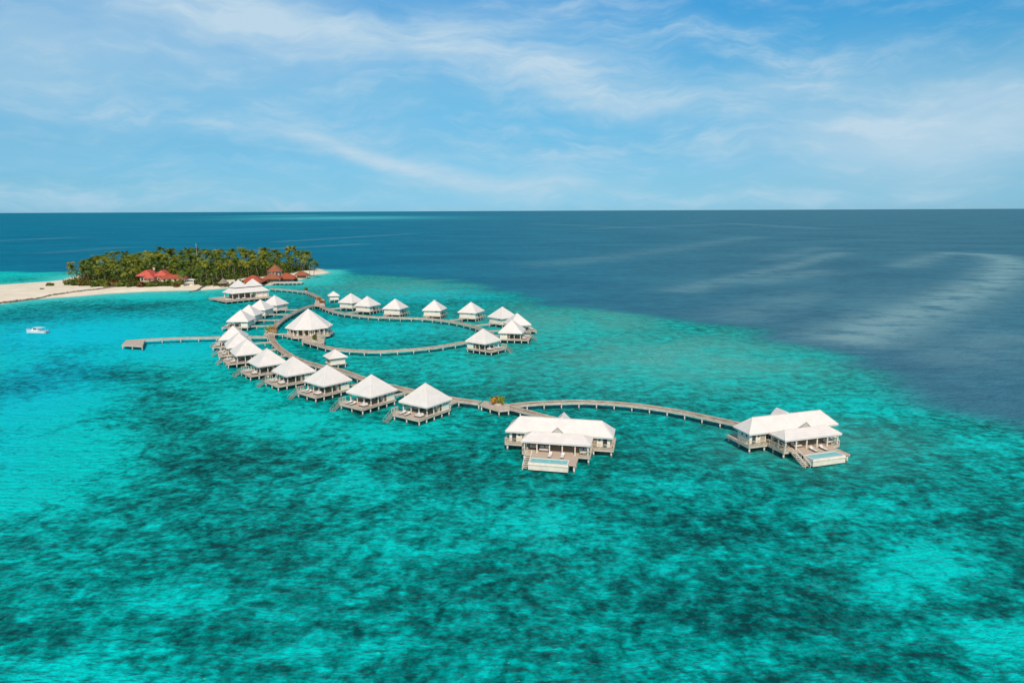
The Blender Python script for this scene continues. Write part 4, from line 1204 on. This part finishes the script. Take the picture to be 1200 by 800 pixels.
# ------------------------------------------------------------------ buildings on the island
def hip(mb, x0, x1, y0, y1, z0, z1, inset=None, t=.2):
    w = min(x1 - x0, y1 - y0) / 2
    i = w if inset is None else inset
    if x1 - x0 >= y1 - y0: r = [(x0 + i, (y0 + y1) / 2, z1), (x1 - i, (y0 + y1) / 2, z1)]; fs = [(0, 1, 5, 4), (1, 2, 5), (2, 3, 4, 5), (3, 0, 4)]
    else: r = [((x0 + x1) / 2, y0 + i, z1), ((x0 + x1) / 2, y1 - i, z1)]; fs = [(0, 1, 4), (1, 2, 5, 4), (2, 3, 5), (3, 0, 4, 5)]
    A = [(x0, y0, z0), (x1, y0, z0), (x1, y1, z0), (x0, y1, z0)]
    mb.add(A + r, fs)
    mb.add([(p[0], p[1], z0 - t) for p in A] + A, [(3, 2, 1, 0), (0, 1, 5, 4), (1, 2, 6, 5), (2, 3, 7, 6), (3, 0, 4, 7)])
    return mb
def gpos(x, y, z=2.0):
    v = at(x, y, z); return Vector((v.x, v.y, ground_z(v.x, v.y)))
BUILD = []
def site(name, px, py, rz, label, cat='building'):
    p = gpos(px, py); p.z -= .1
    BUILD.append((p.x, p.y))
    return empty(name, p, R(rz), label=label, cat=cat)

r_ = site('red_house', 179, 330, 6, 'large house with bright red hipped roofs among the palms behind the beach', 'house')
wl = MB().box(-8, 8, 0, 11, 0, 4.05); wl.box(-3, 2.2, -3.5, -.003, 0, 3.4); wl.build('wall', M['cream'], r_)
rf = MB(); hip(rf, -10.4, 1.5, -1.4, 12, 4.3, 8.0, 3.6); hip(rf, .2, 10.2, -.8, 12, 4.1, 7.6, 3.4); hip(rf, -3.8, 3.0, -5.4, 3, 3.3, 6.4, 2.2)
rf.build('roof', M['red_roof'], r_)
MB().box(-1.2, .1, 5.2, 6.3, 7.6, 9.3).build('chimney', M['cream'], r_)
for x in (-6.5, -4.6, 4, 6): MB().box(x - .6, x + .6, -.08, -.004, 1.2, 2.8).build('window', M['glass'], r_)
MB().box(-.9, .1, -3.58, -3.504, .1, 2.3).build('door', M['brown'], r_)
r_ = site('long_pavilion', 202, 330.5, 4, 'long low building with dark rust roof beside the bright red house')
wl = MB().box(-7.5, 7.5, 0, 5.5, 0, 2.8); wl.build('wall', M['cream'], r_)
rf = MB(); hip(rf, -8.6, 8.6, -1, 6.5, 2.85, 5.0); rf.build('roof', M['rust_roof'], r_)
for x in (-5, -1.5, 2, 5.5): MB().box(x - .7, x + .7, -.07, -.004, .3, 2.2).build('door', M['glass'], r_)

def open_house(px, py, rz, w, d, h, rise, mat, label, inset=None, name='pavilion'):
    r_ = site(name, px, py, rz, label, 'pavilion')
    for x in np.linspace(-w / 2 + .6, w / 2 - .6, max(3, int(w / 3.2))):
        for y in (.5, d - .5): MB().box(x - .14, x + .14, y - .14, y + .14, 0, h + .1).build('post', M['brown'], r_)
    MB().box(-w / 2 + 1, w / 2 - 1, d * .55, d * .55 + .2, 0, h - .2).build('wall', M['cream'], r_)
    MB().box(-w / 2, w / 2, 0, d, .05, .3).build('floor', M['beam'], r_)
    rf = MB(); hip(rf, -w / 2 - .8, w / 2 + .8, -.8, d + .8, h, h + rise, inset); rf.build('roof', M[mat], r_)
    return r_
open_house(294, 332.2, 4, 13.0, 11, 2.6, 4.0, 'rust_roof', 'open pavilion with pointed rust-red roof right behind the white twin-peaked pavilion')
open_house(318, 329.5, 8, 11, 8, 3.0, 3.2, 'brown_roof', 'wide pavilion with brown-red roof left of the waterside terrace', name='pavilion')
open_house(335, 328, 10, 11, 9, 3.0, 3.6, 'rust_roof', 'rust-red hipped pavilion above the waterside terrace')
open_house(352.5, 323.6, 6, 8.6, 6, 2.4, 2.6, 'brown_roof', 'low brown-red roofed pavilion at the right tip of the island')
r_ = site('tower_pavilion', 323, 325.5, 0, 'pavilion with tall cone-shaped rust roof standing above its neighbours', 'pavilion')
n = 12
MB().prism(ngon(4.6, n, 0), 0, 5.6).build('wall', M['cream'], r_)
MB().roof([(x, y, 5.6) for x, y in ngon(5.6, n, 0)], [(0, 0, 10.2)], .25).build('roof', M['brown_roof'], r_)
for k in range(5):
    a_ = R(-150 + k * 30); x, y = 4.5 * math.cos(a_), 4.5 * math.sin(a_)
    MB().box(x - .5, x + .5, y - .25, y + .05, 2.2, 4.6).build('window', M['glass'], r_)
p = at(336, 331.3, 1.5)
r_ = empty('waterside_terrace', (p.x, p.y, 0), R(6), label='pale timber terrace on posts over the water at the island restaurant', cat='terrace')
MB().box(-10, 10, -2, 6, 1.3, 1.5).build('deck', M['beam'], r_)
for x in np.linspace(-9.5, 9.5, 8):
    for y in (-1.6, 5.4): MB().cyl(x, y, -1.2, 1.297, .18, 7).build('pile', M['pile'], r_, True)
rl = MB().bar((-10, -1.9, 2.4), (10, -1.9, 2.4), .1)
for x in np.linspace(-9.9, 9.9, 12): rl.bar((x, -1.9, 1.503), (x, -1.9, 2.35), .1)
rl.build('railing', M['post'], r_)
p = gpos(262, 333.5)
r_ = empty('thatched_hut', p, R(10), label='small grey thatched hut under the palms left of the white pavilion', cat='hut')
BUILD.append((p.x, p.y))
MB().roof([(x, y, 2.5) for x, y in ngon(3.4, 10, 0)], [(0, 0, 5.6)], .3).build('thatch_roof', M['thatch'], r_)
for x, y in ngon(2.6, 6, 0): MB().cyl(x, y, -.1, 2.7, .1, 6).build('post', M['brown'], r_)
MB().prism(ngon(2.0, 10, 0), -.1, 1.1).build('counter', M['thatch'], r_)
p = gpos(223, 333.2)
r_ = empty('beach_gazebo', p, R(4), label='small white flat-topped gazebo on the beach under palms', cat='gazebo')
BUILD.append((p.x, p.y))
MB().roof([(-3.2, -2, 3.6), (3.2, -2, 3.6), (3.2, 2, 3.6), (-3.2, 2, 3.6)], [(0, 0, 4.5)], .2).build('roof', M['roof'], r_)
for x in (-2.7, 2.7):
    for y in (-1.6, 1.6): MB().box(x - .12, x + .12, y - .12, y + .12, -.1, 3.7).build('post', M['post'], r_)
MB().box(-1.6, 1.6, -.6, .6, -.05, .75).build('table', M['post'], r_)
# radio mast
p = Vector((-252, 550, 1.8))
r_ = empty('radio_mast', p, label='thin white radio mast sticking out above the palm grove', cat='mast')
MB().tube([(0, 0, 0), (0, 0, 21.5)], [.16, .06], 6).build('pole', M['post'], r_)
MB().bar((-.7, 0, 20.3), (.7, 0, 20.3), .08).build('antenna', M['post'], r_)

# sandbags and rocks
def rubble(name, pix, mat, label, cat, w, h, step, z=1.0):
    P = catmull(W(*pix, z=z), step)
    mb = MB(); rr = random.Random(4)
    for p in P:
        for k in range(2):
            x, y = p[0] + rr.uniform(-w, w) * .5, p[1] + rr.uniform(-w, w) * .5
            zz = max(-.1, ground_z(x, y)) - .15
            s = rr.uniform(.7, 1.3) * h
            g = ngon(s, 7, rr.uniform(0, 60))
            mb.tube([(x, y, zz), (x + .05, y, zz + s * .5), (x, y + .05, zz + s * .85)], [s * 1.25, s * 1.05, s * .4], 7)
    o = mb.build(name, M[mat]); tag(o, label, cat)
rubble('sandbag_wall', [(-30, 357.5), (0, 353.6), (30, 350), (60, 346), (90, 342.6), (112, 340.2), (134, 337.6)], 'sandwall', 'long low line of grey sandbags along the sand spit', 'sandbag wall', 1.0, .75, .9)
rubble('rock_groyne', [(224, 341.5), (231, 340), (237, 337.8), (241, 336.4)], 'rock', 'dark low rock groyne running from the beach into the water', 'groyne', 1.2, .7, 1.0, .3)

# ------------------------------------------------------------------ palm grove
bx = np.array(BUILD)
spots = []
tries = 0
def clear(x, y):
    # open ground around and in front of the buildings
    for (qx, qy) in BUILD:
        dx = abs(x - qx * (y / qy)); dy = y - qy
        if -26 < dy < 12 and dx < 10.5: return False
    return True
GR = np.array(GROVE)
while len(spots) < 205 and tries < 60000:
    tries += 1
    x, y = random.uniform(-335, -145), random.uniform(440, 610)
    if float(sdf_poly(np.array([x]), np.array([y]), GROVE)[0]) < 2.0: continue
    if not clear(x, y): continue
    dm = 6.6 if y < 540 else 7.4
    if any((x - a_) ** 2 + (y - b_) ** 2 < dm * dm for a_, b_, *_ in spots): continue
    spots.append((x, y))
PALM = []
for k in range(9):
    r_ = empty('coconut_palm')
    tr, tip = palm_trunk([9.5, 11, 12.5, 13.5, 10.5, 12, 14.2, 8.5, 11.5][k], random.Random(k).uniform(.4, 2.6), k)
    tr.build('trunk', M['trunk'], r_, True)
    cr = palm_crown(k + 40, random.Random(k + 9).uniform(4.3, 5.3), 18).build('crown', M['palm'], r_)
    cr.location = tip
    r_['category'] = 'palm tree'
    PALM.append(r_)
firstuse = [True] * 9
def palm(k, x, y, label, sc=1.0, group='coconut palms of the island grove'):
    o = PALM[k] if firstuse[k] else copy_tree(PALM[k])
    firstuse[k] = False
    o.location = (x, y, ground_z(x, y)); o.rotation_euler = (0, 0, random.uniform(0, 6.28)); o.scale = (sc, sc, sc * random.uniform(.94, 1.06))
    tag(o, label, 'palm tree', group)
for x, y in spots:
    deep = y > 545
    palm(random.choice((2, 3, 5, 6, 8, 1) if deep else (0, 1, 2, 4, 5, 7, 8)), x, y, 'coconut palm crowded among its like in the dense island grove', random.uniform(.88, 1.12) * (1.0 if y > 500 else .92))
young = []
while len(young) < 80:
    x, y = random.uniform(-330, -148), random.uniform(440, 560)
    q = float(sdf_poly(np.array([x]), np.array([y]), GROVE)[0])
    if not (0.5 < q < 30) or not clear(x, y) or any((x - a_) ** 2 + (y - b_) ** 2 < 16 for a_, b_ in young): continue
    young.append((x, y))
    palm(random.choice((0, 4, 7)), x, y, 'young low palm filling the front of the island grove', random.uniform(.5, .72), 'young palms at the edge of the grove')
special = [(110, 331, 3, 1.05, 'tall dark palm rising at the left end of the grove'), (124, 331, 6, 1.12, 'tallest palm standing clear near the left end of the grove'), (99, 332, 1, .95, 'leftmost palm of the grove, low over the bushes'),
           (355, 322, 3, .95, 'palm with bare trunk at the right end of the grove'), (363, 322, 5, .95, 'palm leaning near the right tip of the island beach'), (367.5, 322.8, 2, .9, 'rightmost palm of the island, over the sand point'),
           (236, 334, 1, .8, 'bright green palm right of the white beach gazebo'), (250, 334, 4, .85, 'yellow-green palm on the beach left of the thatched hut'), (216, 334, 7, .95, 'short palm close to the left of the beach gazebo')]
for px, py, k, sc, lab in special:
    p = gpos(px, py); palm(k, p.x, p.y, lab, sc)

# ------------------------------------------------------------------ bushes and undergrowth
BUSH = {}
def bush(px, py, w, h, mat, label, group='beach bushes', name='beach_bush', n=420):
    key = (mat, random.randint(0, 3))
    p = gpos(px, py)
    if key not in BUSH:
        o = leaf_clump(len(BUSH) + 70, 1, 1, 1, n, .42, .3).build(name, M[mat]); BUSH[key] = o
    else:
        o = BUSH[key].copy(); COL.objects.link(o); o.name = name
    o.location = (p.x, p.y, p.z - .15); o.scale = (w, w * .85, h); o.rotation_euler = (0, 0, random.uniform(0, 6))
    tag(o, label, 'bush', group)
bush(59, 334.5, 3.0, 1.9, 'under', 'lone dark bush on the bare sand spit left of the grove')
bush(49, 338.3, 1.2, .7, 'under', 'tiny dark tuft on the sand spit below the lone bush')
for i in range(40):
    px = 84 + i * 4.7; py = float(np.interp(px, (84, 120, 150, 180, 220, 270), (333.4, 335.0, 334.8, 334.2, 332.8, 332.6))) + .55 * math.sin(i * 2.3)
    lab = 'green leafy bush in the hedge along the back of the beach'
    if 214 < px < 232 or px > 266: continue
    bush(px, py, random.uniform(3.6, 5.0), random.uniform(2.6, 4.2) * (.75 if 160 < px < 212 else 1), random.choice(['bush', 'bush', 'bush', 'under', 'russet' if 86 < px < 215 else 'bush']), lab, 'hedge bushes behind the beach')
for px, py, w, h, mt, lab in ((135, 332.5, 3.4, 2.6, 'russet', 'russet bush left of the red house, higher than the hedge'), (120, 332.8, 3.2, 2.5, 'russet', 'russet bush under the tall left palms'), (150, 332, 3.4, 2.8, 'russet', 'russet bush touching the left corner of the red house'),
                              (104, 333.3, 3.4, 2.6, 'russet', 'russet bush near the left end of the grove'), (280, 333, 4.4, 4.2, 'under', 'big round dark tree-like bush left of the pointed rust roof'), (272, 334, 3.8, 3.4, 'bush', 'round green bush between thatched hut and pointed rust roof'),
                              (310, 330, 2.6, 2.0, 'bush', 'green bush between the pointed rust roof and the brown-red roof'), (345, 326.2, 3.0, 2.4, 'bush', 'light green bush right of the rust-red hipped pavilion'), (241, 333.5, 3.6, 2.8, 'bush', 'light green bush right of the beach gazebo'), (206, 334.5, 3.0, 1.8, 'russet', 'russet bush in front of the long low building')):
    bush(px, py, w, h, mt, lab)
# dense low growth under the palms: nobody could count it
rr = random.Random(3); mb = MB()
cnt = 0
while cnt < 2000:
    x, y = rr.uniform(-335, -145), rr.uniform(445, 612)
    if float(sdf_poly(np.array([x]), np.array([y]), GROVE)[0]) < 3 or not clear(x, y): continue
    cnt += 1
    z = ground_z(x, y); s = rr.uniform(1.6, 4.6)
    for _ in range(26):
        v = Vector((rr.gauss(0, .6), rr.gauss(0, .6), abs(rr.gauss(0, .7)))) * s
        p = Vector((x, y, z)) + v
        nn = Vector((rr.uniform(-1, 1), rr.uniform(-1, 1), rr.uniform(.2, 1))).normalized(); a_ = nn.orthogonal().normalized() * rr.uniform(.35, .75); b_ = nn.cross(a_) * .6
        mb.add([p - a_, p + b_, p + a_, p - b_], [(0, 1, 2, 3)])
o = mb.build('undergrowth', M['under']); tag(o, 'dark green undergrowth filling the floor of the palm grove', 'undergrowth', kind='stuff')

# ------------------------------------------------------------------ shrubs on the walkways
def shrub(px, py, r, h, mats, label):
    p = at(px, py, DECK)
    root = empty('potted_shrub', (p.x, p.y, DECK + .008), label=label, cat='shrub', group='shrubs on the walkway platforms')
    MB().prism(ngon(r * .62, 10, 0), 0, .45).build('planter', M['beam'], root)
    for k, mt in enumerate(mats):
        o = leaf_clump(300 + k + int(px), r, r, h, 360 // len(mats), .5, .25).build('foliage', M[mt], root)
        o.location = ((k - (len(mats) - 1) / 2) * r * .9, 0, .4)
shrub(583.5, 474, 1.5, 1.7, ['orange', 'lime'], 'bright orange and yellow shrub at the walkway fork')
shrub(317.5, 390, 1.9, 2.3, ['lime', 'orange'], 'yellow-green and orange shrub where the jetty meets the walkway')
shrub(369, 399.5, 1.5, 1.8, ['bush'], 'green shrub on the landing of the round restaurant')
shrub(374, 353.5, 2.0, 1.8, ['redorange'], 'red-orange shrub at the fork near the island, left of two')
shrub(377.5, 356.5, 1.8, 1.6, ['redorange'], 'red-orange shrub at the fork near the island, right of two')
shrub(359, 341.2, 1.4, 2.2, ['bush'], 'small green shrub on the walkway between pavilion and fork')

# ------------------------------------------------------------------ motor boat
p = at(43.5, 390.5)
root = empty('motor_boat', (p.x, p.y, 0), R(172), label='small white motor boat with cabin lying still in the blue lagoon', cat='boat')
secs = [(-4.2, 1.25, 1.05), (-3.0, 1.4, 1.05), (0, 1.5, 1.15), (2.2, 1.2, 1.3), (3.6, .65, 1.5), (4.6, .06, 1.65)]
hb = MB()
for x, w, h in secs:
    hb.v += [(x, -w, h), (x, -w * .85, .25), (x, 0, -.35), (x, w * .85, .25), (x, w, h)]
for i in range(len(secs) - 1):
    for k in range(4): hb.f.append((5 * i + k, 5 * i + k + 1, 5 * i + k + 6, 5 * i + k + 5))
    hb.f.append((5 * i + 4, 5 * i, 5 * i + 5, 5 * i + 9))
hb.f.append((0, 4, 3, 2, 1))
hb.build('hull', M['hull'], root)
MB().add([(-1.2, -1.05, 1.1), (1.9, -.9, 1.2), (1.9, .9, 1.2), (-1.2, 1.05, 1.1), (-1.1, -.9, 2.35), (.8, -.75, 2.35), (.8, .75, 2.35), (-1.1, .9, 2.35)], [(0, 1, 5, 4), (1, 2, 6, 5), (2, 3, 7, 6), (3, 0, 4, 7), (4, 5, 6, 7)]).build('cabin', M['hull'], root)
g = MB(); g.box(-.9, .6, -1.06, 1.06, 1.65, 2.1); g.build('cabin_window', M['glass'], root)
MB().box(-3.2, 1.0, -1.1, 1.1, 2.38, 2.47).build('canopy', M['hull'], root)
for x in (-3.1,):
    for y in (-1, 1): MB().box(x - .04, x + .04, y - .04, y + .04, 1.05, 2.377).build('canopy_post', M['grey_metal'], root)
for y in (-.5, .5): MB().box(-4.75, -4.21, y - .22, y + .22, .3, 1.5).build('outboard_motor', M['grey_metal'], root, bevel=.05)
rl = MB().tube([(1.9, -1.1, 1.9), (3.5, -.65, 2.1), (4.5, 0, 2.2), (3.5, .65, 2.1), (1.9, 1.1, 1.9)], .035, 6); rl.build('bow_rail', M['grey_metal'], root)

# ------------------------------------------------------------------ two people on the beach
def person(px, py, rz, label, shorts):
    p = gpos(px, py)
    J = [(0, 0, .93), (0, 0, 1.15), (0, 0, 1.4), (0, .01, 1.52), (0, .02, 1.66), (-.19, 0, 1.41), (-.25, .03, 1.13), (-.23, -.07, .87), (.19, 0, 1.41), (.26, -.03, 1.13), (.25, .06, .88), (-.1, 0, .87), (-.11, -.09, .49), (-.11, .03, .08), (-.11, -.12, .04), (.1, 0, .87), (.11, .12, .5), (.11, .16, .08), (.11, .02, .04)]
    E_ = [(0, 1), (1, 2), (2, 3), (3, 4), (2, 5), (5, 6), (6, 7), (2, 8), (8, 9), (9, 10), (0, 11), (11, 12), (12, 13), (13, 14), (0, 15), (15, 16), (16, 17), (17, 18)]
    rad = [.14, .13, .15, .06, .105, .065, .05, .04, .065, .05, .04, .1, .07, .05, .045, .1, .07, .05, .045]
    me = bpy.data.meshes.new('person'); me.from_pydata(J, E_, [])
    o = bpy.data.objects.new('person', me); COL.objects.link(o)
    sk = o.modifiers.new('skin', 'SKIN')
    if not me.skin_vertices: me.attributes.new('skin', 'FLOAT', 'POINT')
    for v, r_ in zip(me.skin_vertices[0].data, rad): v.radius = (r_, r_)
    me.skin_vertices[0].data[0].use_root = True
    o.modifiers.new('sub', 'SUBSURF').levels = 1
    me.materials.append(M['skin'])
    o.location = p; o.rotation_euler = (0, 0, R(rz))
    tag(o, label, 'person')
    MB().tube([(0, 0, .72), (0, 0, .86), (0, 0, 1.02)], [.2, .19, .165], 12).build('shorts', M[shorts], o, True)
    MB().tube([(0, .03, 1.66), (0, .035, 1.73), (0, .03, 1.79)], [.118, .108, .05], 10).build('hair', M['hair'], o, True)
try:
    person(196, 339.2, 20, 'person in red swimwear walking on the beach, left of the two', 'cloth_red')
    person(200.5, 339.6, -40, 'person in dark shorts on the beach, right of the two', 'hair')
except Exception as ex:
    print('PERSON', ex)
